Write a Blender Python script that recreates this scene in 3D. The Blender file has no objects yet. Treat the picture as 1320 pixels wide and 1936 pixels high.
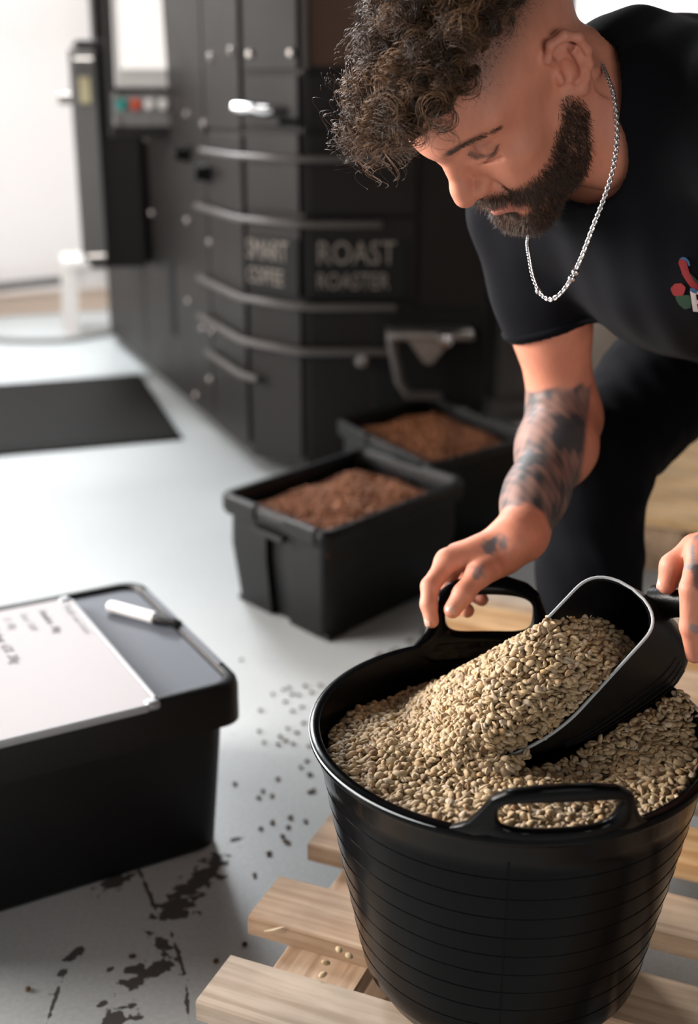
import bpy, bmesh, math, random
import numpy as np
from mathutils import Vector, Matrix
from mathutils.bvhtree import BVHTree

random.seed(7)
rng = np.random.default_rng(7)
S = bpy.context.scene
COL = S.collection
PI = math.pi

# ------------------------------------------------------------------ camera
cam_data = bpy.data.cameras.new('camera')
cam = bpy.data.objects.new('camera', cam_data)
COL.objects.link(cam)
cam.location = (0, 0, 1.02)
cam.rotation_euler = (math.radians(90 - 19), 0, 0)
cam_data.sensor_fit = 'VERTICAL'
cam_data.sensor_height = 36.0
cam_data.lens = 2300 * 36 / 1936
cam_data.clip_start = 0.05
cam_data.clip_end = 100
cam_data.dof.use_dof = True
cam_data.dof.focus_distance = 1.19
cam_data.dof.aperture_fstop = 2.9
S.camera = cam

# ------------------------------------------------------------------ light and exposure
S.view_settings.view_transform = 'Standard'
S.view_settings.look = 'None'
S.view_settings.exposure = 0.12
S.view_settings.gamma = 1.0
S.view_settings.use_curve_mapping = False
world = bpy.data.worlds.new('world')
S.world = world
world.use_nodes = True
world.node_tree.nodes['Background'].inputs[0].default_value = (1.0, 0.93, 0.88, 1)
world.node_tree.nodes['Background'].inputs[1].default_value = 0.055


def area_light(name, loc, target, sx, sy, power, color=(1, 1, 1)):
    d = bpy.data.lights.new(name, 'AREA')
    d.shape = 'RECTANGLE'
    d.size, d.size_y, d.energy, d.color = sx, sy, power, color
    o = bpy.data.objects.new(name, d)
    COL.objects.link(o)
    o.location = loc
    o.rotation_euler = (Vector(target) - Vector(loc)).to_track_quat('-Z', 'Y').to_euler()
    return o


# tall windows in the back wall (above the frame) and in the left wall of the room; the last three are added fills
area_light('window_light_back', (-1.42, 5.3, 2.6), (0.1, 1.2, 0.4), 0.85, 1.0, 130, (0.94, 0.97, 1.0))
area_light('window_light_left', (-3.3, 3.0, 1.45), (0.3, 1.5, 0.85), 2.0, 1.7, 100, (1.0, 0.94, 0.89))
left_fill = area_light('window_light_front', (-2.3, 1.70, 1.15), (0.2, 1.25, 0.75), 1.2, 1.4, 38, (1.0, 0.92, 0.87))  # added fill lamp for the face and beans, not a window
left_fill.data.spread = math.radians(78)
area_light('window_light_room', (0.9, -1.6, 0.95), (0.3, 1.4, 0.9), 1.8, 1.0, 26, (1.0, 0.95, 0.92))  # unseen fill added behind the camera to lift the near side of the face
area_light('wall_wash_light', (0.6, 4.7, 3.0), (-0.3, 6.6, 1.0), 4.0, 0.8, 260, (1.0, 0.97, 0.96))  # added lamp that whitens the back wall; no fixture stands there

# ------------------------------------------------------------------ helpers


def tag(o, label=None, cat=None, group=None, kind=None):
    if label: o['label'] = label
    if cat: o['category'] = cat
    if group: o['group'] = group
    if kind: o['kind'] = kind
    return o


def empty(name, loc=(0, 0, 0), rz=0.0):
    o = bpy.data.objects.new(name, None)
    COL.objects.link(o)
    o.location = loc
    o.rotation_euler = (0, 0, rz)
    o.empty_display_size = 0.02
    return o


def link_mesh(name, me, parent=None):
    o = bpy.data.objects.new(name, me)
    COL.objects.link(o)
    if parent is not None: o.parent = parent
    return o


def mesh_np(name, V, F, mat=None, smooth=True, attrs=None):
    """V (n,3); F a list of tuples or an int array (m,k)."""
    me = bpy.data.meshes.new(name)
    V = np.asarray(V, np.float32)
    if isinstance(F, np.ndarray):
        k = F.shape[1]
        me.vertices.add(len(V)); me.vertices.foreach_set('co', V.ravel())
        me.loops.add(F.size); me.loops.foreach_set('vertex_index', F.astype(np.int32).ravel())
        me.polygons.add(len(F))
        me.polygons.foreach_set('loop_start', np.arange(0, F.size, k, dtype=np.int32))
        me.update(calc_edges=True)
    else:
        me.from_pydata([tuple(map(float, v)) for v in V], [], [tuple(int(i) for i in f) for f in F])
    me.polygons.foreach_set('use_smooth', np.full(len(me.polygons), smooth, dtype=bool))
    if mat: me.materials.append(mat)
    for an, (typ, data) in (attrs or {}).items():
        a = me.attributes.new(an, typ, 'POINT')
        if typ == 'FLOAT': a.data.foreach_set('value', np.asarray(data, np.float32))
        else:
            c = np.ones((len(V), 4), np.float32); c[:, :3] = data
            a.data.foreach_set('color', c.ravel())
    me.update()
    return me


class MB:
    """Collects shapes into one mesh."""
    def __init__(self):
        self.V, self.F = [], []

    def add(self, V, F):
        n = len(self.V)
        self.V += [tuple(map(float, v)) for v in V]
        self.F += [tuple(int(i) + n for i in f) for f in F]
        return self

    def box(self, c, s, M=None, bevel=0.0, seg=2):
        bm = bmesh.new()
        bmesh.ops.create_cube(bm, size=1.0)
        for v in bm.verts: v.co = Vector((v.co.x * s[0], v.co.y * s[1], v.co.z * s[2]))
        if bevel > 0:
            bmesh.ops.bevel(bm, geom=list(bm.edges), offset=min(bevel, min(s) * .49), segments=seg, affect='EDGES', profile=.5)
        bm.verts.index_update()
        M = M if M is not None else Matrix.Identity(3)
        V = [Vector(c) + M @ v.co for v in bm.verts]
        F = [[v.index for v in f.verts] for f in bm.faces]
        bm.free()
        return self.add(V, F)

    def tube(self, pts, r, n=10, closed=False, caps=True):
        P = [Vector(p) for p in pts]
        m = len(P)
        R = r if hasattr(r, '__len__') else [r] * m
        V, F = [], []
        up = None
        for i, p in enumerate(P):
            if closed: t = P[(i + 1) % m] - P[i - 1]
            else: t = P[min(i + 1, m - 1)] - P[max(i - 1, 0)]
            t.normalize()
            if up is None:
                up = t.orthogonal().normalized()
            up = (up - t * up.dot(t))
            if up.length < 1e-6: up = t.orthogonal()
            up.normalize()
            b = t.cross(up)
            for k in range(n):
                a = 2 * PI * k / n
                V.append(p + (up * math.cos(a) + b * math.sin(a)) * R[i])
        for i in range(m if closed else m - 1):
            for k in range(n):
                a, b2 = i * n + k, i * n + (k + 1) % n
                c, d = ((i + 1) % m) * n + (k + 1) % n, ((i + 1) % m) * n + k
                F.append((a, b2, c, d))
        if caps and not closed:
            F.append(tuple(range(n - 1, -1, -1)))
            F.append(tuple((m - 1) * n + k for k in range(n)))
        return self.add(V, F)

    def loft(self, rings, cap0=True, cap1=True, closed=True):
        n = len(rings[0])
        V = [p for r in rings for p in r]
        F = []
        for i in range(len(rings) - 1):
            for k in range(n if closed else n - 1):
                F.append((i * n + k, i * n + (k + 1) % n, (i + 1) * n + (k + 1) % n, (i + 1) * n + k))
        if cap0: F.append(tuple(range(n - 1, -1, -1)))
        if cap1: F.append(tuple((len(rings) - 1) * n + k for k in range(n)))
        return self.add(V, F)

    def prism(self, poly, z0, z1):
        return self.loft([[(x, y, z0) for x, y in poly], [(x, y, z1) for x, y in poly]])

    def lathe(self, prof, c=(0, 0, 0), n=64):
        V, F = [], []
        for r, z in prof:
            for k in range(n):
                a = 2 * PI * k / n
                V.append((c[0] + r * math.cos(a), c[1] + r * math.sin(a), c[2] + z))
        for i in range(len(prof) - 1):
            for k in range(n):
                F.append((i * n + k, i * n + (k + 1) % n, (i + 1) * n + (k + 1) % n, (i + 1) * n + k))
        return self.add(V, F)

    def build(self, name, mat, parent=None, smooth=False, angle=35):
        me = bpy.data.meshes.new(name)
        me.from_pydata(self.V, [], self.F)
        bm = bmesh.new(); bm.from_mesh(me)
        bmesh.ops.recalc_face_normals(bm, faces=bm.faces)
        bm.to_mesh(me); bm.free()
        if mat: me.materials.append(mat)
        if smooth:
            me.polygons.foreach_set('use_smooth', np.ones(len(me.polygons), dtype=bool))
            me.set_sharp_from_angle(angle=math.radians(angle))
        me.update()
        return link_mesh(name, me, parent)


def rotz(a): return Matrix.Rotation(a, 3, 'Z')


def frame(x, y, z):
    """3x3 matrix with the given columns."""
    return Matrix((Vector(x), Vector(y), Vector(z))).transposed()


def rrect(w, d, r, n=5, notch=None):
    """Rounded rectangle outline, centred; notch=(half width, depth) cuts a channel in the middle of the two sides facing +-x."""
    P = []
    for sx, sy, a0 in ((1, 1, 0), (-1, 1, 90), (-1, -1, 180), (1, -1, 270)):
        if notch and (sx, sy) in ((1, 1), (-1, -1)):
            h, q = notch
            x = sx * w / 2
            for yy, xx in ((-h * sx, x), (-h * sx, x - sx * q), (h * sx, x - sx * q), (h * sx, x)):
                P.append((xx, yy))
        for k in range(n + 1):
            a = math.radians(a0 + 90 * k / n)
            P.append((sx * (w / 2 - r) + r * math.cos(a), sy * (d / 2 - r) + r * math.sin(a)))
    return P


# ------------------------------------------------------------------ materials
MATS = {}


def nodes(name):
    m = bpy.data.materials.new(name)
    m.use_nodes = True
    nt = m.node_tree
    return m, nt, nt.nodes['Principled BSDF']


def mat(name, col, rough=.5, metal=0.0, spec=.5, bump=0.0, bscale=200.0, var=0.0, vscale=8.0, emit=None, estr=0.0, coat=0.0, sheen=0.0, trans=0.0):
    m, nt, b = nodes(name)
    L = nt.links.new
    b.inputs['Base Color'].default_value = (*col, 1)
    b.inputs['Roughness'].default_value = rough
    b.inputs['Metallic'].default_value = metal
    b.inputs['Specular IOR Level'].default_value = spec
    b.inputs['Coat Weight'].default_value = coat
    b.inputs['Sheen Weight'].default_value = sheen
    b.inputs['Transmission Weight'].default_value = trans
    tc = nt.nodes.new('ShaderNodeTexCoord')
    if var > 0:
        nz = nt.nodes.new('ShaderNodeTexNoise'); nz.inputs['Scale'].default_value = vscale; nz.inputs['Detail'].default_value = 6
        L(tc.outputs['Object'], nz.inputs['Vector'])
        mr = nt.nodes.new('ShaderNodeMapRange')
        mr.inputs['From Min'].default_value, mr.inputs['From Max'].default_value = .3, .7
        mr.inputs['To Min'].default_value, mr.inputs['To Max'].default_value = 1 - var, 1 + var
        L(nz.outputs['Fac'], mr.inputs['Value'])
        mx = nt.nodes.new('ShaderNodeVectorMath'); mx.operation = 'SCALE'
        mx.inputs[0].default_value = col
        L(mr.outputs['Result'], mx.inputs['Scale'])
        L(mx.outputs['Vector'], b.inputs['Base Color'])
        ad = nt.nodes.new('ShaderNodeMath'); ad.operation = 'MULTIPLY_ADD'
        ad.inputs[1].default_value = .25; ad.inputs[2].default_value = rough - .125
        L(nz.outputs['Fac'], ad.inputs[0]); L(ad.outputs[0], b.inputs['Roughness'])
    if bump > 0:
        n2 = nt.nodes.new('ShaderNodeTexNoise'); n2.inputs['Scale'].default_value = bscale; n2.inputs['Detail'].default_value = 3
        L(tc.outputs['Object'], n2.inputs['Vector'])
        bp = nt.nodes.new('ShaderNodeBump'); bp.inputs['Strength'].default_value = bump; bp.inputs['Distance'].default_value = .002
        L(n2.outputs['Fac'], bp.inputs['Height']); L(bp.outputs['Normal'], b.inputs['Normal'])
    if emit:
        b.inputs['Emission Color'].default_value = (*emit, 1)
        b.inputs['Emission Strength'].default_value = estr
    MATS[name] = m
    return m


mat('wall_paint', (.86, .82, .80), .8, var=.02, vscale=1.5)
mat('black_powdercoat', (.019, .0165, .0155), .48, spec=.22, bump=.15, bscale=600, var=.2, vscale=3)
mat('black_plastic', (.003, .003, .0033), .42, spec=.25, bump=.25, bscale=900)
mat('box_plastic', (.0022, .0022, .0028), .38, spec=.25, bump=.25, bscale=900)
mat('lid_plastic', (.135, .15, .178), .5, spec=.12, bump=.2, bscale=900)  # base colour lightened to carry the window's reflection on the lid
mat('tub_rubber', (.0014, .0014, .0018), .20, spec=.11, bump=.08, bscale=60, var=.1, vscale=14)
mat('scoop_plastic', (.004, .004, .0045), .33, spec=.4, bump=.1, bscale=500)
mat('worn_edge', (.42, .46, .48), .6, bump=.4, bscale=900)  # real wear on the scoop rim, painted highlight on the tub lip
mat('dark_recess', (.005, .005, .005), .8)
mat('steel', (.40, .375, .35), .42, metal=1.0, var=.15, vscale=20)
mat('steel_edge', (.10, .09, .085), .45, metal=.2)
mat('chrome', (.80, .80, .81), .16, metal=1.0)
mat('screen_glass', (.6, .6, .6), .25, emit=(1.0, .93, .86), estr=.62)
mat('screen_bezel', (.62, .60, .58), .4)
mat('button_green', (.02, .30, .26), .35)
mat('button_red', (.62, .09, .04), .35)
mat('button_white', (.75, .72, .70), .35)
mat('button_black', (.03, .03, .03), .3)
mat('sticker_yellow', (.75, .66, .40), .6)
mat('sign_print', (.30, .26, .225), .6)
mat('white_plastic', (.85, .81, .78), .5)
mat('rubber_mat', (.010, .0095, .009), .75, spec=.12, bump=.3, bscale=150)
mat('cable_grey', (.22, .22, .21), .6)
mat('skirting', (.66, .52, .42), .6)
mat('pipe_dark', (.10, .095, .09), .5)
mat('whiteboard', (.44, .42, .436), .55, spec=.2)
mat('aluminium', (.30, .31, .325), .5, metal=.5)
mat('ink', (.06, .06, .075), .6)
mat('ink_faded', (.30, .30, .33), .6)
mat('marker_white', (.82, .80, .79), .35)
mat('marker_black', (.006, .006, .006), .45, spec=.2)
mat('cardboard', (.34, .17, .075), .8, var=.12, vscale=12)
mat('grey_metal', (.20, .195, .19), .5, var=.1, vscale=3)
mat('amber_glass', (.10, .055, .036), .3, spec=.15)
mat('shirt_cloth', (.0032, .0037, .0056), .9, spec=.10, sheen=.02, bump=.35, bscale=1600)
mat('shirt_rib', (.0032, .0037, .0056), .9, spec=.10, bump=.5, bscale=900)
mat('trouser_cloth', (.0036, .004, .0058), .9, spec=.10, bump=.35, bscale=1200)
mat('shoe_leather', (.015, .014, .014), .5)
mat('patch_red', (.22, .007, .010), .8, bump=.6, bscale=1500)
mat('patch_green', (.006, .040, .018), .8, bump=.6, bscale=1500)
mat('patch_blue', (.02, .085, .19), .8, bump=.6, bscale=1500)
mat('patch_white', (.55, .50, .50), .8, bump=.6, bscale=1500)
mat('lash', (.020, .012, .009), .6)


def wood_mat(name, c1, c2, rough=.65):
    m, nt, b = nodes(name)
    L = nt.links.new
    N = nt.nodes.new
    tc = N('ShaderNodeTexCoord'); oi = N('ShaderNodeObjectInfo')
    off = N('ShaderNodeVectorMath'); off.operation = 'MULTIPLY_ADD'
    L(oi.outputs['Random'], off.inputs[0]); off.inputs[1].default_value = (13.1, 7.7, 5.3); L(tc.outputs['Object'], off.inputs[2])
    mp = N('ShaderNodeMapping'); mp.inputs['Scale'].default_value = (4, 75, 75)
    L(off.outputs[0], mp.inputs['Vector'])
    nz = N('ShaderNodeTexNoise'); nz.inputs['Scale'].default_value = 1.0; nz.inputs['Detail'].default_value = 7; nz.inputs['Distortion'].default_value = .6
    L(mp.outputs[0], nz.inputs['Vector'])
    big = N('ShaderNodeTexNoise'); big.inputs['Scale'].default_value = 9; big.inputs['Detail'].default_value = 3
    L(off.outputs[0], big.inputs['Vector'])
    ramp = N('ShaderNodeValToRGB')
    ramp.color_ramp.elements[0].position = .36; ramp.color_ramp.elements[0].color = (*c2, 1)
    ramp.color_ramp.elements[1].position = .62; ramp.color_ramp.elements[1].color = (*c1, 1)
    L(nz.outputs['Fac'], ramp.inputs['Fac'])
    mr = N('ShaderNodeMapRange'); mr.inputs['From Min'].default_value = .3; mr.inputs['From Max'].default_value = .7
    mr.inputs['To Min'].default_value = .72; mr.inputs['To Max'].default_value = 1.15
    L(big.outputs['Fac'], mr.inputs['Value'])
    vor = N('ShaderNodeTexVoronoi'); vor.inputs['Scale'].default_value = 1.0
    mp2 = N('ShaderNodeMapping'); mp2.inputs['Scale'].default_value = (5, 11, 11); L(off.outputs[0], mp2.inputs['Vector']); L(mp2.outputs[0], vor.inputs['Vector'])
    kn = N('ShaderNodeMapRange'); kn.inputs['From Min'].default_value = .03; kn.inputs['From Max'].default_value = .13
    kn.inputs['To Min'].default_value = .38; kn.inputs['To Max'].default_value = 1.0
    L(vor.outputs['Distance'], kn.inputs['Value'])
    mu = N('ShaderNodeMath'); mu.operation = 'MULTIPLY'; L(mr.outputs[0], mu.inputs[0]); L(kn.outputs[0], mu.inputs[1])
    sc = N('ShaderNodeVectorMath'); sc.operation = 'SCALE'
    L(ramp.outputs[0], sc.inputs[0]); L(mu.outputs[0], sc.inputs['Scale']); L(sc.outputs[0], b.inputs['Base Color'])
    b.inputs['Roughness'].default_value = rough
    bp = N('ShaderNodeBump'); bp.inputs['Strength'].default_value = .45; bp.inputs['Distance'].default_value = .002
    L(nz.outputs['Fac'], bp.inputs['Height']); L(bp.outputs[0], b.inputs['Normal'])
    MATS[name] = m
    return m


wood_mat('pine', (.60, .43, .29), (.43, .275, .17))
wood_mat('pine_weathered', (.53, .43, .335), (.37, .28, .20))
wood_mat('pine_pale', (.86, .62, .36), (.66, .42, .20))
wood_mat('pine_yellow', (.66, .43, .22), (.46, .25, .10))


def tint_mat(name, stops, rough=.55):
    """Colour picked along a ramp by the attribute 'tint' plus the object's random number."""
    m, nt, b = nodes(name)
    L = nt.links.new; N = nt.nodes.new
    at = N('ShaderNodeAttribute'); at.attribute_name = 'tint'
    oi = N('ShaderNodeObjectInfo')
    ad = N('ShaderNodeMath'); L(at.outputs['Fac'], ad.inputs[0]); L(oi.outputs['Random'], ad.inputs[1])
    fr = N('ShaderNodeMath'); fr.operation = 'FRACT'; L(ad.outputs[0], fr.inputs[0])
    rp = N('ShaderNodeValToRGB')
    els = rp.color_ramp.elements
    while len(els) < len(stops): els.new(.5)
    for e, (p, c) in zip(els, stops):
        e.position = p; e.color = (*c, 1)
    L(fr.outputs[0], rp.inputs['Fac'])
    tc = N('ShaderNodeTexCoord'); nz = N('ShaderNodeTexNoise'); nz.inputs['Scale'].default_value = 420; nz.inputs['Detail'].default_value = 3
    L(tc.outputs['Object'], nz.inputs['Vector'])
    mr = N('ShaderNodeMapRange'); mr.inputs['From Min'].default_value = .3; mr.inputs['From Max'].default_value = .7; mr.inputs['To Min'].default_value = .82; mr.inputs['To Max'].default_value = 1.12
    L(nz.outputs['Fac'], mr.inputs['Value'])
    sc = N('ShaderNodeVectorMath'); sc.operation = 'SCALE'; L(rp.outputs[0], sc.inputs[0])
    gv = N('ShaderNodeAttribute'); gv.attribute_name = 'groove'
    gm = N('ShaderNodeMath'); gm.operation = 'MULTIPLY_ADD'; gm.inputs[1].default_value = -.62; gm.inputs[2].default_value = 1.0; L(gv.outputs['Fac'], gm.inputs[0])
    gg = N('ShaderNodeMath'); gg.operation = 'MULTIPLY'; L(gm.outputs[0], gg.inputs[0]); L(mr.outputs[0], gg.inputs[1]); L(gg.outputs[0], sc.inputs['Scale']); L(sc.outputs[0], b.inputs['Base Color'])
    b.inputs['Roughness'].default_value = rough
    b.inputs['Specular IOR Level'].default_value = .25
    MATS[name] = m
    return m


tint_mat('green_bean', [(0, (.40, .285, .155)), (.2, (.50, .38, .225)), (.4, (.33, .245, .14)), (.6, (.53, .41, .265)), (.78, (.40, .265, .13)), (.9, (.58, .48, .35)), (1, (.20, .115, .055))])
tint_mat('roasted_bean', [(0, (.235, .085, .034)), (.4, (.33, .130, .055)), (.75, (.19, .065, .026)), (1, (.40, .175, .08))], .62)
tint_mat('floor_bean', [(0, (.06, .04, .022)), (.5, (.16, .10, .055)), (.8, (.04, .025, .016)), (1, (.22, .15, .09))])


def col_mat(name, rough=.5, sss=0.0, spec=.45, bump=.0, bscale=500):
    m, nt, b = nodes(name)
    L = nt.links.new; N = nt.nodes.new
    at = N('ShaderNodeAttribute'); at.attribute_name = 'col'
    L(at.outputs['Color'], b.inputs['Base Color'])
    b.inputs['Roughness'].default_value = rough
    b.inputs['Specular IOR Level'].default_value = spec
    if sss:
        b.inputs['Subsurface Weight'].default_value = sss
        b.inputs['Subsurface Radius'].default_value = (1.0, .35, .2)
        b.inputs['Subsurface Scale'].default_value = .006
    if bump:
        tc = N('ShaderNodeTexCoord'); nz = N('ShaderNodeTexNoise'); nz.inputs['Scale'].default_value = bscale; nz.inputs['Detail'].default_value = 4
        L(tc.outputs['Object'], nz.inputs['Vector'])
        bp = N('ShaderNodeBump'); bp.inputs['Strength'].default_value = bump; bp.inputs['Distance'].default_value = .001
        L(nz.outputs['Fac'], bp.inputs['Height']); L(bp.outputs[0], b.inputs['Normal'])
    MATS[name] = m
    return m


col_mat('skin', .54, .12, .42, .22, 700)
col_mat('hair_strand', .42, 0, .45)


def floor_mat():
    m, nt, b = nodes('floor_paint')
    L = nt.links.new; N = nt.nodes.new
    tc = N('ShaderNodeTexCoord')
    P = tc.outputs['Object']

    def noise(scale, detail=5, dist=0.0):
        n = N('ShaderNodeTexNoise'); n.inputs['Scale'].default_value = scale; n.inputs['Detail'].default_value = detail; n.inputs['Distortion'].default_value = dist
        L(P, n.inputs['Vector']); return n.outputs['Fac']

    def math2(op, a, c):
        n = N('ShaderNodeMath'); n.operation = op
        for i, x in enumerate((a, c)):
            if isinstance(x, (int, float)): n.inputs[i].default_value = x
            else: L(x, n.inputs[i])
        return n.outputs[0]
    # worn patches where the paint has come off: centre, heading, half length, half width (metres on the floor)
    patches = PATCHES
    cur = None
    for (x, y, ang, a, w) in patches:
        mp = N('ShaderNodeMapping'); mp.vector_type = 'TEXTURE'
        mp.inputs['Location'].default_value = (x, y, 0); mp.inputs['Rotation'].default_value = (0, 0, ang); mp.inputs['Scale'].default_value = (a, w, 1)
        L(P, mp.inputs['Vector'])
        ln = N('ShaderNodeVectorMath'); ln.operation = 'LENGTH'; L(mp.outputs[0], ln.inputs[0])
        v = math2('SUBTRACT', 1.0, ln.outputs['Value'])
        cur = v if cur is None else math2('MAXIMUM', cur, v)
    n1 = noise(55, 8, .5)
    edge = math2('ADD', cur, math2('MULTIPLY', math2('SUBTRACT', n1, .5), 3.2))
    mask = N('ShaderNodeMapRange'); mask.inputs['From Min'].default_value = .18; mask.inputs['From Max'].default_value = .30
    L(edge, mask.inputs['Value'])
    near = N('ShaderNodeMapRange'); near.inputs['From Min'].default_value = -.55; near.inputs['From Max'].default_value = -.3
    L(cur, near.inputs['Value'])
    mk = math2('MULTIPLY', mask.outputs[0], near.outputs[0])
    # small chips
    n3 = noise(55, 3)
    chips = N('ShaderNodeMapRange'); chips.inputs['From Min'].default_value = .735; chips.inputs['From Max'].default_value = .76; chips.inputs['To Max'].default_value = .55
    L(n3, chips.inputs['Value'])
    mk2 = math2('MAXIMUM', mk, chips.outputs[0])
    n4 = noise(2.3, 8)
    base = N('ShaderNodeMix'); base.data_type = 'RGBA'
    base.inputs[6].default_value = (.44, .475, .487, 1); base.inputs[7].default_value = (.55, .58, .582, 1)
    L(n4, base.inputs[0])
    fine = noise(160, 4)
    fm = N('ShaderNodeMapRange'); fm.inputs['From Min'].default_value = .3; fm.inputs['From Max'].default_value = .7; fm.inputs['To Min'].default_value = .9; fm.inputs['To Max'].default_value = 1.06
    L(fine, fm.inputs['Value'])
    bs = N('ShaderNodeVectorMath'); bs.operation = 'SCALE'; L(base.outputs[2], bs.inputs[0]); L(fm.outputs[0], bs.inputs['Scale'])
    mx = N('ShaderNodeMix'); mx.data_type = 'RGBA'; mx.inputs[7].default_value = (.075, .070, .066, 1)
    L(mk2, mx.inputs[0]); L(bs.outputs[0], mx.inputs[6])
    L(mx.outputs[2], b.inputs['Base Color'])
    rg = N('ShaderNodeMapRange'); rg.inputs['To Min'].default_value = .30; rg.inputs['To Max'].default_value = .46
    L(n4, rg.inputs['Value']); rr = math2('ADD', rg.outputs[0], math2('MULTIPLY', mk2, .3)); L(rr, b.inputs['Roughness'])
    b.inputs['Specular IOR Level'].default_value = .35
    bp = N('ShaderNodeBump'); bp.inputs['Strength'].default_value = .3; bp.inputs['Distance'].default_value = .002
    hh = math2('SUBTRACT', math2('MULTIPLY', fine, .25), mk2); L(hh, bp.inputs['Height']); L(bp.outputs[0], b.inputs['Normal'])
    MATS['floor_paint'] = m
    return m


PATCHES = [(-.210, 1.400, -2.01, .092, .026), (-.228, 1.357, -1.72, .035, .030), (-.237, 1.281, -.75, .026, .010), (-.230, 1.262, -.75, .022, .007), (-.246, 1.225, .85, .042, .017), (-.262, 1.236, .6, .022, .010),
           (-.269, 1.150, .93, .026, .020), (-.343, 1.262, 1.14, .020, .009), (-.321, 1.410, 1.04, .034, .018), (-.162, 1.508, .54, .012, .006),
           (-.272, 1.389, -1.18, .060, .0032), (-.214, 1.261, -1.23, .050, .0034), (-.192, 1.178, -1.40, .045, .0036), (-.350, 1.178, -1.59, .042, .0028), (-.293, 1.173, 1.09, .009, .005), (-.352, 1.226, .9, .010, .006), (-.293, 1.234, .9, .006, .004)]
floor_mat()

# ------------------------------------------------------------------ the room
fl = MB(); fl.box((0.5, 3.0, -.05), (14, 14, .1))
o = fl.build('floor', MATS['floor_paint']); tag(o, kind='structure')
wdir = Vector((.93, .37, 0)).normalized(); wn = Vector((.37, -.93, 0)).normalized()
wang = math.atan2(wdir.y, wdir.x)
wc = Vector((-1.45, 6.0, 0)) + wdir * 2.0
b = MB(); b.box(wc - wn * .05 - wdir * .35 + Vector((0, 0, 1.6)), (9.7, .1, 3.2), rotz(wang))
tag(b.build('wall_back', MATS['wall_paint']), kind='structure')
for side_, sgn in (('left', -1), ('right', 1)):
    b = MB(); b.box(wc + wdir * sgn * (4.45 + (.7 if sgn < 0 else 0)) + wn * 3.6 + Vector((0, 0, 1.6)), (.1, 7.2, 3.2), rotz(wang))
    tag(b.build('wall_' + side_, MATS['wall_paint']), kind='structure')
b = MB(); b.box(wc + wn * .012 + Vector((0, 0, .05)), (9, .024, .1), rotz(wang), .004)
tag(b.build('baseboard_back', MATS['skirting']), kind='structure')
b = MB()
b.tube([wc + wn * .07 + wdir * s + Vector((0, 0, .155 + .02 * math.sin(s * 3))) for s in np.linspace(-4.0, 4.0, 30)], .022, 10)
tag(b.build('service_pipe', MATS['pipe_dark']), 'dark service pipe running along the foot of the white back wall', 'pipe')


# ------------------------------------------------------------------ roaster
def P2(x, y, z=0): return Vector((x, y, z))


RV = [(-1.046, 5.305), (-.276, 3.377), (-.116, 3.229), (.355, 3.229), (.385, 3.6), (.40, 5.2), (-.2, 5.65)]
roaster = empty('coffee_roaster', (-.15, 4.3, 0))
tag(roaster, 'large black coffee roasting machine with bolted panels and rails round its corner', 'machine')


def rb(mb, name, m, smooth=False, parent=None):
    par = parent if parent is not None else roaster
    ob = mb.build(name, m, par, smooth)
    base = Vector((-.15, 4.3, 0))
    ob.matrix_parent_inverse = Matrix.Translation(-base) if par is roaster else Matrix.Identity(4)
    return ob


b = MB(); b.prism(RV, .03, 2.3)
body = rb(b, 'body', MATS['black_powdercoat'])
# panels proud of the body on the left side and on the chamfer and the front, with seams between
SL = Vector((-.37, .93, 0)).normalized()           # along the left side, away from the camera
SN = Vector((-.93, -.37, 0)).normalized()          # its outward normal
V1 = Vector((-.276, 3.377, 0))
CD = Vector((.16, -.148, 0)).normalized()          # along the chamfer, to the right
CN = Vector((-.148, -.16, 0)).normalized()
V3 = Vector((-.116, 3.229, 0))


def side_pt(s, z, off=0.0): return V1 + SL * s + SN * off + Vector((0, 0, z))
def chamfer_pt(s, z, off=0.0): return V1 + CD * s + CN * off + Vector((0, 0, z))
def front_pt(s, z, off=0.0): return V3 + Vector((s, -off, z))


SF = frame(SL, SN, (0, 0, 1)); CF = frame(CD, CN, (0, 0, 1)); FF = frame((1, 0, 0), (0, -1, 0), (0, 0, 1))


def side_panel(s0, s1, z0, z1):
    q = MB(); q.box(side_pt((s0 + s1) / 2, (z0 + z1) / 2, .006), (s1 - s0 - .012, .012, z1 - z0 - .012), SF, .003)
    return rb(q, 'side_panel', MATS['black_powdercoat'])


side_panel(.36, 1.30, .06, 1.62); side_panel(1.30, 2.04, .06, 1.62)
side_panel(0.0, .36, .92, 1.62); side_panel(0.0, .36, .06, .92)
for z0, z1 in ((.06, .36), (.36, .50), (.50, .72), (.72, .93), (.93, 1.07), (1.07, 1.7)):
    q = MB(); q.box(chamfer_pt(.109, (z0 + z1) / 2, .005), (.20, .010, z1 - z0 - .010), CF, .003); rb(q, 'chamfer_panel', MATS['black_powdercoat'])
    q = MB(); q.box(front_pt(.15, (z0 + z1) / 2, .005), (.28, .010, z1 - z0 - .010), FF, .003); rb(q, 'front_panel', MATS['black_powdercoat'])
# rails wrapping round the near corner
for z, a0, b1, r in ((.862, .34, .30, .008), (.70, .42, .30, .009), (.487, .42, .34, .010), (.368, .42, .34, .011)):
    q = MB()
    pts = [side_pt(a0, z, .03), side_pt(a0 * .5, z, .03), side_pt(.02, z, .03), chamfer_pt(.01, z, .03), chamfer_pt(.11, z, .03), chamfer_pt(.205, z, .03), front_pt(.02, z, .028), front_pt(b1 - .1, z, .028)]
    q.tube(pts, r, 10); rb(q, 'rail', MATS['steel_edge'], True)
q = MB(); q.tube([side_pt(.36, .268, .03), side_pt(.02, .268, .03), chamfer_pt(.06, .268, .03)], .010, 10); rb(q, 'rail', MATS['steel_edge'], True)
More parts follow.
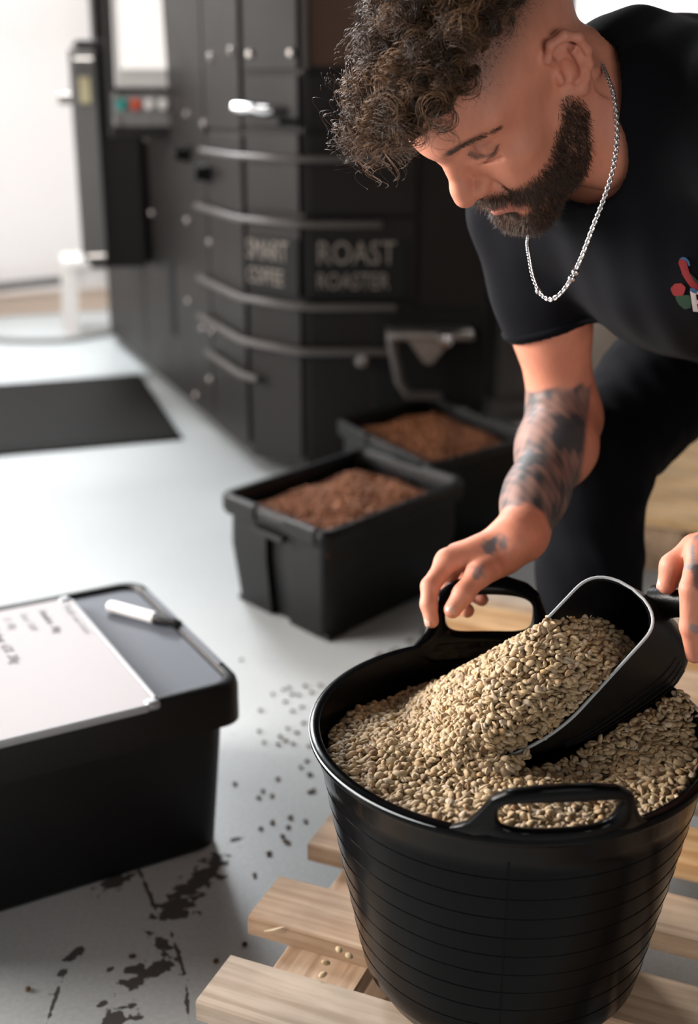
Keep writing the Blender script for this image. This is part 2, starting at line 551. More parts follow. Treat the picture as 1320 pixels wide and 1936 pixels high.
# bolts
for s, z in ((.55, .96), (.36, .935), (.60, .64), (.34, .60), (.63, .38), (.46, .32), (.35, .33), (.40, .17), (1.16, .98), (1.12, .87), (1.1, .62), (.58, .08)):
    q = MB(); q.lathe([(0, 0), (.011, 0), (.011, .005), (.007, .009), (0, .010)], n=12)
    M = frame(SL, (0, 0, 1), SN); q.V = [tuple(side_pt(s, z, .012) + M @ Vector(v)) for v in q.V]
    rb(q, 'bolt', MATS['steel'], True)
for s, z in ((.04, 1.115), (.19, 1.115)):
    q = MB(); q.lathe([(0, 0), (.011, 0), (.011, .005), (.007, .009), (0, .010)], n=12)
    M = frame(CD, (0, 0, 1), CN); q.V = [tuple(chamfer_pt(s, z, .010) + M @ Vector(v)) for v in q.V]
    rb(q, 'bolt', MATS['steel'], True)
for s, z in ((.26, 1.115), (.06, 1.125)):
    q = MB(); q.lathe([(0, 0), (.011, 0), (.011, .005), (.007, .009), (0, .010)], n=12)
    M = frame(SL, (0, 0, 1), SN); q.V = [tuple(side_pt(s, z, .012) + M @ Vector(v)) for v in q.V]
    rb(q, 'bolt', MATS['steel'], True)
for s, z in ((.56, .845), (.33, .80)):
    q = MB(); q.lathe([(0, 0), (.026, 0), (.026, .012), (.020, .030), (.024, .045), (0, .048)], n=16)
    M = frame(SL, (0, 0, 1), SN); q.V = [tuple(side_pt(s, z, .012) + M @ Vector(v)) for v in q.V]
    rb(q, 'knob', MATS['black_plastic'], True)
q = MB(); q.box(side_pt(.85, .36, .012), (.075, .006, .26), SF, .002); rb(q, 'vent_slot', MATS['dark_recess'])
# bright latch handle on the chamfer
q = MB(); q.tube([chamfer_pt(.0, .985, .03), chamfer_pt(.015, .985, .045), chamfer_pt(.12, .978, .045), chamfer_pt(.14, .978, .03)], .013, 12)
rb(q, 'latch_handle', MATS['chrome'], True)
# shelf bracket below the latch
q = MB(); q.prism([(0, 0), (.20, 0), (.20, .07), (0, .01)], 0, .014)
q.V = [tuple(chamfer_pt(v[0], .945 + v[2], v[1])) for v in q.V]; rb(q, 'bracket', MATS['black_powdercoat'])
# lettering plate with two lines of print wrapped round the corner
q = MB(); q.box(chamfer_pt(.11, .583, .012), (.195, .006, .15), CF, .002); rb(q, 'name_plate', MATS['dark_recess'])
q = MB(); q.box(front_pt(.14, .583, .012), (.255, .006, .15), FF, .002); rb(q, 'name_plate', MATS['dark_recess'])


def text_obj(name, body, size, loc, xdir, ydir, m, parent, shear=0.0, depth=.0006, spacing=1.0, base=None, align='LEFT', xs=1.0):
    c = bpy.data.curves.new(name, 'FONT')
    c.body = body; c.size = size; c.shear = shear; c.extrude = depth; c.space_character = spacing; c.align_x = align; c.resolution_u = 3
    t = bpy.data.objects.new(name + '_source', c)
    COL.objects.link(t)
    dg = bpy.context.evaluated_depsgraph_get(); dg.update()
    me = bpy.data.meshes.new_from_object(t.evaluated_get(dg))
    bpy.data.objects.remove(t)
    X = Vector(xdir).normalized(); Y = Vector(ydir).normalized(); Z = X.cross(Y)
    M = frame(X, Y, Z)
    for v in me.vertices: v.co = Vector(loc) + M @ Vector((v.co.x * xs, v.co.y, v.co.z))
    me.materials.clear(); me.materials.append(m)
    me.name = name
    ob = link_mesh(name, me, parent)
    if base is not None: ob.matrix_parent_inverse = Matrix.Translation(-Vector(base))
    return ob


RBASE = (-.15, 4.3, 0)
text_obj('lettering', 'SMART', .075, chamfer_pt(.012, .598, .0165), CD, (0, 0, 1), MATS['sign_print'], roaster, base=RBASE, xs=.68)
text_obj('lettering', 'COFFEE', .060, chamfer_pt(.012, .533, .0165), CD, (0, 0, 1), MATS['sign_print'], roaster, base=RBASE, xs=.68)
text_obj('lettering', 'ROAST', .085, front_pt(.03, .598, .0165), (1, 0, 0), (0, 0, 1), MATS['sign_print'], roaster, base=RBASE, xs=.78)
text_obj('lettering', 'ROASTER', .060, front_pt(.03, .533, .0165), (1, 0, 0), (0, 0, 1), MATS['sign_print'], roaster, base=RBASE, xs=.75)
# sight window high on the front
q = MB(); q.box(front_pt(.075, 1.255, .011), (.13, .006, .34), FF, .002); rb(q, 'sight_window', MATS['amber_glass'])
for sx in (.008, .142):
    q = MB(); q.box(front_pt(sx, 1.255, .016), (.012, .016, .36), FF, .002); rb(q, 'window_frame', MATS['steel_edge'])
# discharge chute: a tapered steel frame with a V-shaped spout
ch = MB()
top = [(.215, .425), (.44, .415)]; 
q = MB(); q.box(front_pt(.327, .425, .06), (.225, .10, .022), FF, .006); chute = rb(q, 'chute_lip', MATS['steel'], True)
q = MB(); q.tube([front_pt(.225, .42, .08), front_pt(.25, .30, .08), front_pt(.275, .262, .08), front_pt(.36, .258, .08)], .014, 10); rb(q, 'chute_frame', MATS['steel_edge'], True)
q = MB(); q.loft([[front_pt(.265, .415, .07), front_pt(.39, .415, .07), front_pt(.39, .415, .02), front_pt(.265, .415, .02)], [front_pt(.315, .345, .07), front_pt(.335, .345, .07), front_pt(.335, .345, .02), front_pt(.315, .345, .02)]]); rb(q, 'spout', MATS['steel'])
q = MB(); q.lathe([(0, 0), (.02, 0), (.022, .01), (.016, .025), (0, .028)], n=20); q.V = [tuple(front_pt(.365, .418, .112) + FF @ Vector((v[0], v[2], v[1]))) for v in q.V]; rb(q, 'knob', MATS['chrome'], True)
q = MB(); q.lathe([(0, 0), (.02, 0), (.022, .01), (.016, .025), (0, .028)], n=20); q.V = [tuple(front_pt(.15, .345, .012) + FF @ Vector((v[0], v[2], v[1]))) for v in q.V]; rb(q, 'knob', MATS['steel'], True)
q = MB(); q.box(front_pt(.33, .33, .006), (.30, .012, .30), FF, .004); rb(q, 'chute_housing', MATS['dark_recess'])

# electrical cabinet hung on the far end of the left side
cb = Vector((-.865, 4.45, 0))
cabinet = empty('electrical_cabinet', cb, 0)
tag(cabinet, 'tall narrow dark electrical cabinet with yellow sticker beside the roaster screen', 'cabinet')
CM = rotz(math.radians(14))
q = MB(); q.box((0, .12, .81), (.20, .36, .76), CM, .006); q.build('body', MATS['black_powdercoat'], cabinet)
q = MB(); q.box(CM @ Vector((-.055, -.072, .81)), (.085, .012, .70), CM, .003); q.build('door', MATS['grey_metal'], cabinet)
q = MB(); q.box(CM @ Vector((-.05, -.080, 1.03)), (.035, .004, .085), CM, .001); q.build('sticker', MATS['sticker_yellow'], cabinet)
for z in (.47, 1.12):
    q = MB(); q.tube([CM @ Vector((-.08, -.085, z)), CM @ Vector((-.02, -.085, z))], .014, 10); q.build('hinge', MATS['steel'], cabinet, True)
q = MB(); q.box(CM @ Vector((-.115, -.03, 1.0)), (.05, .05, .035), CM, .006); q.build('lock_handle', MATS['steel'], cabinet)
q = MB(); q.box((.02, .10, 1.32), (.10, .20, .28), CM, .006); q.build('junction_box', MATS['black_powdercoat'], cabinet)
for z in (.5, 1.05):
    q = MB(); q.box(CM @ Vector((.19, .16, z)), (.22, .05, .05), CM, .004); q.build('wall_bracket', MATS['black_powdercoat'], cabinet)

# touch screen console on an arm in front of the left side
con = Vector((-.590, 4.12, 1.113))
console = empty('control_console', con)
console.rotation_euler = (math.radians(-6), 0, math.radians(2))
tag(console, 'black control console with pale touch screen over a row of coloured buttons', 'control panel')
q = MB(); q.box((0, .03, 0), (.36, .06, .46), None, .008); q.build('housing', MATS['black_powdercoat'], console)
q = MB(); q.box((-.012, -.004, .07), (.285, .012, .295), None, .004); sb = q.build('screen_frame', MATS['screen_bezel'], console)
q = MB(); q.box((-.012, -.011, .085), (.245, .006, .215), None, .002); q.build('screen', MATS['screen_glass'], console)
q = MB(); q.box((-.012, -.002, -.145), (.31, .006, .10), None, .003); q.build('button_plate', MATS['grey_metal'], console)
for i, (x, mn) in enumerate(((-.135, 'button_green'), (-.092, 'button_red'), (-.048, 'button_white'), (-.005, 'button_white'), (.040, 'button_black'), (.080, 'button_black'), (.12, 'button_black'))):
    q = MB(); q.lathe([(0, .018), (.014, .018), (.017, .012), (.017, 0)], n=16)
    q.V = [(x + v[0], -.005 - v[2], -.130 + v[1]) for v in q.V]; q.build('button', MATS[mn], console, True)
for x in (-.155, .135):
    for z in (-.100, -.182):
        q = MB(); q.lathe([(0, .008), (.010, .006), (.011, 0)], n=12); q.V = [(x + v[0], -.004 - v[2], z + v[1]) for v in q.V]; q.build('screw', MATS['steel'], console, True)
q = MB(); q.tube([(.15, .06, -.12), (.20, .22, -.14), (.30, .42, -.15)], .028, 12); q.build('arm', MATS['black_powdercoat'], console, True)
q = MB(); q.box((.20, .05, -.14), (.05, .08, .14), None, .01); q.build('arm_joint', MATS['black_plastic'], console)

# white step stool by the wall
st = empty('step_stool', (-1.13, 5.50, 0), math.radians(18))
tag(st, 'small white plastic step stool standing by the back wall', 'stool')
q = MB(); q.box((0, 0, .315), (.30, .22, .05), None, .018, 3); q.build('top', MATS['white_plastic'], st, True)
for sx in (-1, 1):
    for sy in (-1, 1):
        q = MB(); q.loft([[(sx * .135 + a * .026, sy * .095 + c * .022, 0) for a, c in ((-1, -1), (1, -1), (1, 1), (-1, 1))], [(sx * .118 + a * .026, sy * .082 + c * .022, .30) for a, c in ((-1, -1), (1, -1), (1, 1), (-1, 1))]])
        q.build('leg', MATS['white_plastic'], st)
    q = MB(); q.box((sx * .122, 0, .25), (.02, .15, .07), None, .006); q.build('apron', MATS['white_plastic'], st)
q = MB(); q.box((0, -.088, .255), (.20, .014, .065), None, .005); q.build('apron', MATS['white_plastic'], st)

# cable looping over the floor
q = MB()
pts = [(-2.6, 4.9, .012), (-2.1, 5.25, .012), (-1.75, 5.32, .012), (-1.45, 5.20, .012), (-1.22, 5.22, .012), (-1.02, 5.42, .012)]
cp = []
for i in range(len(pts) - 1):
    p0, p1, p2, p3 = [Vector(pts[max(0, min(len(pts) - 1, i + k))]) for k in (-1, 0, 1, 2)]
    for k in range(8):
        t = k / 8
        cp.append(.5 * ((2 * p1) + (p2 - p0) * t + (2 * p0 - 5 * p1 + 4 * p2 - p3) * t * t + (3 * p1 - p0 - 3 * p2 + p3) * t ** 3))
q.tube(cp, .011, 8)
tag(q.build('power_cable', MATS['cable_grey'], None, True), 'grey power cable lying in a curve on the floor by the stool', 'cable')

# ribbed rubber mat
mo = Vector((-.518, 3.649, 0)); mu = Vector((-.277, .896, 0)).normalized(); mv = Vector((-.93, -.32, 0)).normalized()
mat_o = empty('rubber_floor_mat', mo)
tag(mat_o, 'black ribbed rubber mat lying on the floor in front of the roaster side', 'mat')
MM = frame(mu, mv, mu.cross(mv))
q = MB(); q.box(MM @ Vector((.47, .62, 0)) + Vector((0, 0, .005)), (.94, 1.24, .010), MM, .003); q.build('base', MATS['rubber_mat'], mat_o)
for i in range(46):
    y = .035 + i * .0255
    q = MB(); q.box(MM @ Vector((.47, y, 0)) + Vector((0, 0, .0125)), (.88, .011, .008), MM, .002, 1); q.build('rib', MATS['rubber_mat'], mat_o)

# grey cabinet column, carton, jar: the clutter behind the man
col_o = empty('duct_column', (.565, 4.06, 0))
tag(col_o, 'grey sheet metal column standing right of the black roaster', 'column')
q = MB(); q.box((0, 0, 1.1), (.22, .22, 2.2), rotz(.2), .02, 3); q.build('shaft', MATS['grey_metal'], col_o, True)
q = MB(); q.box((0, 0, .03), (.27, .27, .06), rotz(.2), .01); q.build('base_plate', MATS['grey_metal'], col_o)
ct = empty('cardboard_carton', (.96, 3.72, 0), .25)
tag(ct, 'tall brown cardboard carton standing behind the man in dark trousers', 'carton')
q = MB(); q.box((0, 0, .32), (.46, .34, .64), None, .006); q.build('box', MATS['cardboard'], ct)
for sy in (-1, 1):
    q = MB(); q.box((0, sy * .086, .645), (.45, .165, .008), Matrix.Rotation(sy * .06, 3, 'X'), .002); q.build('flap', MATS['cardboard'], ct)
jr = empty('storage_jar', (.72, 3.35, 0))
tag(jr, 'pale storage bucket with a metal lid standing before the carton', 'bucket')
q = MB(); q.lathe([(0, 0), (.085, 0), (.10, .02), (.115, .42), (.118, .50), (.10, .50), (.0, .50)], n=32); mat('bucket_plastic', (.30, .26, .22), .5)
q.build('body', MATS['bucket_plastic'], jr, True)
q = MB(); q.lathe([(.123, .49), (.123, .535), (.11, .545), (0, .545)], n=32); q.build('lid', MATS['steel'], jr, True)


# ------------------------------------------------------------------ storage crates
def crate(name, near, u, v, W, D, H, label, taper=.022, m='black_plastic'):
    """near: floor point under the near rim corner; u along the W side, v along the D side (unit floor vectors)."""
    u = Vector(u).normalized(); v = Vector(v).normalized()
    c = Vector(near) + u * W / 2 + v * D / 2
    r = empty(name, c)
    M = frame(u, v, (0, 0, 1))
    if label: tag(r, label, 'crate', 'black storage crates')

    def W3(pl, z, s=0.0): return [M @ Vector((x, y, 0)) + Vector((0, 0, z)) for x, y in pl]
    rings = []
    for z, t in ((0, taper + .004), (.008, taper), (H * .55, taper * .45), (H - .035, .012)):
        rings.append(W3(rrect(W - 2 * t, D - 2 * t, .022, 5, (.030, .014)), z))
    q = MB(); q.loft(rings, cap1=False)
    inner = []
    for z, t in ((H - .035, .016), (H * .5, taper * .5 + .006), (.012, taper + .01)):
        inner.append(W3(rrect(W - 2 * t - .03, D - 2 * t, .020, 5), z))
    q.loft(inner, cap0=False)
    q.build('shell', MATS[m], r, True, 30)
    # rim: rolled lip
    prof = ((.020, H - .040), (.0, H - .040), (-.004, H - .030), (-.004, H - .006), (.0, H), (.010, H), (.013, H - .006), (.013, H - .034))
    rings = [W3(rrect(W - 2 * t, D - 2 * t, .024, 6), z) for t, z in prof]
    q = MB(); q.loft(rings, cap0=False, cap1=False)
    q.build('rim', MATS[m], r, True, 40)
    for sx in (-1, 1):
        for k in (-.28, .28):
            q = MB(); q.box(M @ Vector((sx * W / 2, k * D, 0)) + Vector((0, 0, H - .014)), (.018, D * .30, .034), M, .004)
            q.build('rim_clip', MATS[m], r)
        q = MB(); q.box(M @ Vector((sx * (W / 2 + .004), 0, 0)) + Vector((0, 0, H - .045)), (.020, .10, .012), M, .003)
        q.build('grip', MATS[m], r)
    for sx in (-1, 1):
        for sy in (-1, 1):
            q = MB(); q.box(M @ Vector((sx * (W / 2 - .055), sy * (D / 2 - .06), 0)) + Vector((0, 0, .006)), (.06, .08, .012), M, .003); q.build('foot', MATS[m], r)
    return r, M, c


CU = (.29, .333, 0); CV = (-.224, .253, 0)
crate1, CM1, cc1 = crate('storage_crate', (-.044, 2.14, 0), CU, CV, .445, .335, .24, 'open black plastic crate of brown roasted beans, the front one before the roaster')
crate2, CM2, cc2 = crate('storage_crate', (.180, 2.585, 0), (.217, .201, 0), (-.214, .412, 0), .36, .46, .24, 'open black crate of brown roasted beans, the rear one under the roaster chute')

# lidded box with whiteboard on it
LU = Vector((-.875, -.485, 0)).normalized(); LV = Vector((-.485, .875, 0)).normalized()
LV = (LV - LU * LV.dot(LU)).normalized()
lb_near = Vector((-.140, 1.480, 0)); LW, LD, LH = .60, .42, .270
lbc = lb_near + LU * LW / 2 + LV * LD / 2
lbox = empty('lidded_storage_box', lbc)
tag(lbox, 'black lidded storage box on the floor at left carrying a whiteboard and marker', 'storage box')
LM = frame(-LU, -LV, (0, 0, 1))


def LP(x, y, z): return LM @ Vector((x, y, 0)) + Vector((0, 0, z))   # x towards the near corner along the length, y towards the camera


q = MB()
rings = [[LP(x, y, z) for x, y in rrect(LW - 2 * t, LD - 2 * t, .03, 6)] for z, t in ((0, .036), (.006, .032), (LH * .6, .022), (LH - .045, .018))]
q.loft(rings, cap1=True); q.build('body', MATS['box_plastic'], lbox, True, 30)
q = MB()
rings = [[LP(x, y, z) for x, y in rrect(LW - 2 * t, LD - 2 * t, .032, 8)] for z, t in ((LH - .062, .006), (LH - .062, .0), (LH - .012, .0), (LH - .003, .002), (LH, .006), (LH, .013), (LH - .006, .016))]
q.loft(rings, cap0=False, cap1=False); q.build('lid_rim', MATS['box_plastic'], lbox, True, 40)
q = MB()
rings = [[LP(x, y, z) for x, y in rrect(LW - 2 * t, LD - 2 * t, .028, 8)] for z, t in ((LH - .02, .017), (LH - .0075, .0175))]
q.loft(rings); q.build('lid_panel', MATS['lid_plastic'], lbox, False)
for sx in (1, -1):
    q = MB(); q.box(LP(sx * (LW / 2 - .006), 0, LH - .072), (.016, .30, .022), LM, .004); q.build('lid_clip', MATS['box_plastic'], lbox)
    q = MB(); q.box(LP(sx * (LW / 2 - .0095), 0, LH + .0010), (.007, .30, .003), LM, .001); q.build('lid_ridge', MATS['lid_plastic'], lbox)

# whiteboard lying on the lid: it overhangs the near long edge a little
wb = empty('whiteboard', Vector((-.245, 1.400, LH + .001)) + LU * .215 + LV * .195)
tag(wb, 'small white dry-erase board with handwriting lying on the black lidded box', 'whiteboard')
wbW, wbD = .43, .40


def WP(x, y, z): return LM @ Vector((x, y, 0)) + Vector((0, 0, z))


q = MB(); q.box(WP(0, 0, .005), (wbW - .007, wbD - .007, .008), LM, .001); q.build('board', MATS['whiteboard'], wb)
for nm, c, s in (('frame_edge', (wbW / 2, 0), (.0065, wbD - .03, .011)), ('frame_edge', (-wbW / 2, 0), (.0065, wbD - .03, .011)), ('frame_edge', (0, wbD / 2), (wbW - .03, .0065, .011)), ('frame_edge', (0, -wbD / 2), (wbW - .03, .0065, .011))):
    q = MB(); q.box(WP(c[0], c[1], .006), s, LM, .003); q.build(nm, MATS['aluminium'], wb)
for sx in (-1, 1):
    for sy in (-1, 1):
        q = MB(); q.box(WP(sx * (wbW / 2 - .008), sy * (wbD / 2 - .008), .006), (.020, .020, .0125), LM, .006, 3); q.build('frame_corner', MATS['aluminium'], wb, True)
# handwriting reads from the far right corner down towards the near edge
TX = LM @ Vector((0, 1, 0)); TY = LM @ Vector((1, 0, 0))
for txt, x, y, sz, m_ in (('Weekly roasts & notes', .196, -.170, .0155, 'ink_faded'), ('Honduras  30kg', .158, -.168, .0175, 'ink'), ('Decaf  70.00', .130, -.170, .0165, 'ink_faded'), ('13  30kg', .104, -.168, .0175, 'ink_faded'),
                          ('Huehuet  65%  20kg', .078, -.140, .0200, 'ink'), ('Sidamo  10kg', .040, -.150, .019, 'ink'), ('House blend', .0, -.15, .019, 'ink')):
    text_obj('handwriting', txt, sz, WP(x, y, .0093), TX, TY, MATS[m_], wb, shear=.35, depth=.0001, xs=.82)
mk = empty('marker_pen', (-.308, 1.690, LH - .0070))
tag(mk, 'white marker pen with black cap lying on the grey box lid', 'marker pen')
md = (Vector((-.252, 1.656, 0)) - Vector((-.365, 1.724, 0))).normalized()
ms = md.cross(Vector((0, 0, 1)))


def pen(prof, name, m_):
    q = MB()
    q.lathe([(r, z) for r, z in prof], n=20)
    M_ = frame(ms, Vector((0, 0, 1)), md)
    q.V = [tuple(M_ @ Vector(v) + Vector((0, 0, .0095))) for v in q.V]
    return q.build(name, MATS[m_], mk, True, 40)


pen([(0, -.072), (.0075, -.072), (.0088, -.069), (.0092, -.064), (.0092, .018), (.0, .018)], 'barrel', 'marker_white')
pen([(0, .0165), (.0086, .0165), (.0092, .019), (.0078, .040), (.0072, .062), (.006, .066), (0, .066)], 'cap', 'marker_black')
q = MB(); q.box(md * .045 + ms * .008 + Vector((0, 0, .0165)), (.003, .034, .003), frame(ms, md, (0, 0, 1)), .001); q.build('clip', MATS['marker_black'], mk)

# ------------------------------------------------------------------ pallets
PA = Vector((.92, -.39, 0)).normalized(); PB = Vector((.39, .92, 0)).normalized()
PM = frame(PA, PB, (0, 0, 1))


def jig_board(L, W, T, seed, m, name, parent, c, M):
    """A sawn board: slightly crooked outline, worn corners, nail heads left to the grain."""
    r = random.Random(seed)
    n = 9
    rings = []
    for i in range(n):
        x = -L / 2 + L * i / (n - 1)
        w0, w1 = W / 2 + r.uniform(-.0015, .0015), W / 2 + r.uniform(-.0015, .0015)
        if i in (0, n - 1): w0 -= r.uniform(0, .002); w1 -= r.uniform(0, .002)
        e = .0022
        z = T / 2
        dz = r.uniform(-.0006, .0006)
        xx = x + (r.uniform(-.002, .002) if i in (0, n - 1) else 0)
        rings.append([(xx, -w0, -z), (xx, w1, -z), (xx, w1, z - e + dz), (xx + 0, w1 - e, z + dz), (xx + 0, -w0 + e, z + dz), (xx, -w0, z - e + dz)])
    q = MB(); q.loft(rings)
    ob = q.build(name, m, parent)
    ob.location = c
    ob.rotation_euler = M.to_euler()
    return ob


def pallet(loc, label, boards, wood, seed):
    r = empty('wooden_pallet', loc)
    tag(r, label, 'pallet', 'wooden pallets')
    for i, (b0, w, a0, a1) in enumerate(boards):
        c = PM @ Vector(((a0 + a1) / 2, b0 + w / 2, 0)) + Vector((0, 0, .118))
        jig_board(a1 - a0, w, .024, seed + i, MATS[wood[i % len(wood)]], 'board', r, c, PM)
    bmin, bmax = boards[0][0], boards[-1][0] + boards[-1][1]
    SM_ = frame(PB, -PA, (0, 0, 1))
    for k, a in enumerate((.10, .60, 1.10)):
        c = PM @ Vector((a, (bmin + bmax) / 2, 0))
        jig_board(bmax - bmin - .02, .10, .022, seed + 50 + k, MATS['pine'], 'stringer', r, c + Vector((0, 0, .095)), SM_)
        jig_board(bmax - bmin - .02, .10, .018, seed + 60 + k, MATS['pine'], 'bottom_board', r, c + Vector((0, 0, .009)), SM_)
        for j, bb in enumerate((bmin + .06, (bmin + bmax) / 2, bmax - .06)):
            q = MB(); q.box((0, 0, 0), (.10, .09, .066), None, .002, 1); ob = q.build('block', MATS['pine'], r)
            ob.location = PM @ Vector((a, bb, 0)) + Vector((0, 0, .051)); ob.rotation_euler = SM_.to_euler()
    return r


P0 = Vector((-.083, 1.242, 0))
mat('splinter_wood', (.72, .60, .42), .7)
bd = [(-.229, .082, .013, 1.2), (-.085, .086, .0, 1.2), (.070, .080, .004, 1.2), (.215, .085, .0, 1.2), (.365, .085, .006, 1.2), (.515, .085, .0, 1.2), (.665, .090, -.05, 1.2), (.785, .095, -.07, 1.2), (.905, .09, -.06, 1.2)]
pal1 = pallet(P0, 'worn wooden pallet under the black tub of green coffee beans', bd, ['pine_weathered', 'pine', 'pine', 'pine_yellow'], 11)
q = MB(); q.tube([PM @ Vector((.022, -.0862, .118)), PM @ Vector((.034, -.0868, .124)), PM @ Vector((.046, -.0850, .1305))], [.0006, .0014, .0005], 5)
q.build('splinter', MATS['splinter_wood'], pal1, True)
bd2 = [(.0, .13, .0, 1.2), (.14, .13, .0, 1.2), (.28, .13, .0, 1.2), (.42, .13, .0, 1.2), (.56, .13, .0, 1.2), (.70, .13, .0, 1.2)]
pal2 = pallet(Vector((.60, 2.585, 0)), 'yellowish wooden pallet with close boards on the floor behind the man', bd2, ['pine_pale'], 140)

# ------------------------------------------------------------------ tub
TC = Vector((.159, 1.071, 0)); TZ = .1305; TH_ = .30; R0, R1 = .136, .193
tub = empty('rubber_tub', (TC.x, TC.y, TZ))
tag(tub, 'black flexible rubber tub with two loop handles full of green coffee beans on pallet', 'tub')


def tub_r(z):
    t = max(0, z) / TH_
    return R0 + (R1 - R0) * (t ** .92)


prof = [(0, 0), (R0 - .040, 0), (R0 - .020, .003), (R0 - .007, .010), (R0 - .001, .022), (tub_r(.034), .034)]
z = .034
bands = [.06 + .0235 * k for k in range(9)]
prof += [(tub_r(.268), .268), (tub_r(.270) + .0015, .270), (tub_r(.286) + .0015, .286), (R1 + .003, .290), (R1 + .006, .295), (R1 + .005, .300), (R1 + .001, .302), (R1 - .005, .300), (R1 - .006, .294), (tub_r(.27) - .005, .27), (tub_r(.15) - .005, .15), (tub_r(.03) - .006, .03), (R0 - .03, .012), (0, .012)]
for bz in bands:
    q = MB(); q.tube([(tub_r(bz) * math.cos(a), tub_r(bz) * math.sin(a), bz) for a in np.linspace(0, 2 * PI, 97)[:-1]], .00055, 5, closed=True)
    q.build('band', MATS['tub_rubber'], tub, True)
prof[6:6] = [(tub_r(z_), z_) for z_ in np.linspace(.05, .255, 10)]
q = MB(); q.lathe(prof, n=128)
q.build('shell', MATS['tub_rubber'], tub, True, 50)
q = MB()
q.tube([(tub_r(.268 - d) * math.cos(-PI / 2 - .12) * 1.002, tub_r(.268 - d) * math.sin(-PI / 2 - .12) * 1.002, .268 - d) for d in np.linspace(0, .235, 12)], .0008, 6)
q.build('mould_seam', MATS['tub_rubber'], tub, True)
# pale strip painting in the highlight on the light side of the rim
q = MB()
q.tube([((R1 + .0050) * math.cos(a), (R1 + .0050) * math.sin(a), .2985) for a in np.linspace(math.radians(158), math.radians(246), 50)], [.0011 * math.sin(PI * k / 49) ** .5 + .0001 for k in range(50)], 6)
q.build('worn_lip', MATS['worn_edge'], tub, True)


def handle(sign):
    """Loop handle rising from the rim on the side sign*Y, leaning out like the wall."""
    lean = .45
    outer = [(-.100, -.004), (-.088, .000), (-.074, .010), (-.062, .030), (-.052, .050), (-.040, .060), (-.020, .066), (0, .068), (.020, .066), (.040, .060), (.052, .050), (.062, .030), (.074, .010), (.088, 0), (.100, -.004), (.07, -.020), (0, -.022), (-.07, -.020)]
    C0 = (0, .028)

    def ray_poly(a):
        dx, dy = math.cos(a), math.sin(a)
        best = 0
        for i in range(len(outer)):
            x1, y1 = outer[i][0] - C0[0], outer[i][1] - C0[1]
            x2, y2 = outer[(i + 1) % len(outer)][0] - C0[0], outer[(i + 1) % len(outer)][1] - C0[1]
            den = dx * (y2 - y1) - dy * (x2 - x1)
            if abs(den) < 1e-9: continue
            t = (x1 * (y2 - y1) - y1 * (x2 - x1)) / den
            s = (x1 * dy - y1 * dx) / den
            if t > 0 and -1e-6 <= s <= 1 + 1e-6: best = max(best, t)
        return best
    N = 96
    hw, hh, e = .047, .019, 4.0
    us = [0, .06, .16, .5, .84, .94, 1]
    V, F = [], []
    for side in (1, -1):
        for k in range(N):
            a = 2 * PI * k / N
            ca, sa = math.cos(a), math.sin(a)
            ri = (abs(ca / hw) ** e + abs(sa / hh) ** e) ** (-1 / e)
            ro = ray_poly(a)
            for u in us:
                r = ri + (ro - ri) * u
                s, h = C0[0] + r * ca, C0[1] + r * sa
                th = .0062 * math.sqrt(max(0, 1 - abs(2 * u - 1) ** 5)) + .0004
                if h < .0: th *= .6
                rad = R1 + .001 + h * lean + side * th
                ang = s / R1 + (.070 if sign < 0 else 0)
                V.append((rad * math.sin(ang), sign * rad * math.cos(ang), .300 + h))
    m = len(us)
    off = N * m
    for k in range(N):
        k2 = (k + 1) % N
        for j in range(m - 1):
            F.append((k * m + j, k * m + j + 1, k2 * m + j + 1, k2 * m + j))
            F.append((off + k * m + j, off + k2 * m + j, off + k2 * m + j + 1, off + k * m + j + 1))
        F.append((k * m, k2 * m, off + k2 * m, off + k * m))
        F.append((k * m + m - 1, off + k * m + m - 1, off + k2 * m + m - 1, k2 * m + m - 1))
    q = MB(); q.add(V, F)
    return q.build('handle', MATS['tub_rubber'], tub, True, 60)


handle(1); handle(-1)

# ------------------------------------------------------------------ scoop
SC0 = Vector((.2844, 1.1279, .5499))
sl = Vector((-.697, -.454, -.550)).normalized()      # from the back arch towards the lip
sw = Vector((.692, -.614, -.370)); sw = (sw - sl * sw.dot(sl)).normalized()   # towards the right edge
sb_ = sl.cross(sw).normalized()
if sb_.z > 0: sb_ = -sb_                              # down into the scoop
scoop = empty('feed_scoop', SC0)
tag(scoop, 'black plastic hand scoop with pale worn edge pouring green coffee beans into tub', 'scoop')
SLEN, SHW = .215, .0430


def s_hw(l):
    rb_, rl = .042, .085
    if l < rb_: return SHW * max(.0, 1 - ((rb_ - l) / rb_) ** 3.0) ** .5
    if l > SLEN - rl: return SHW * (1 - .50 * ((l - SLEN + rl) / rl) ** 2)
    return SHW


def s_dep(l):
    t = min(1, max(0, l / SLEN))
    return .136 * (1 - t ** 1.6) * (.75 + .25 * min(1, max(0, l) / .05)) + .002


def S3(l, w, d): return sl * (l - .042 * (max(0, d) / .136) ** .6 * (1 - min(1, l / SLEN))) + sw * (w + .38 * max(0, d)) + sb_ * d


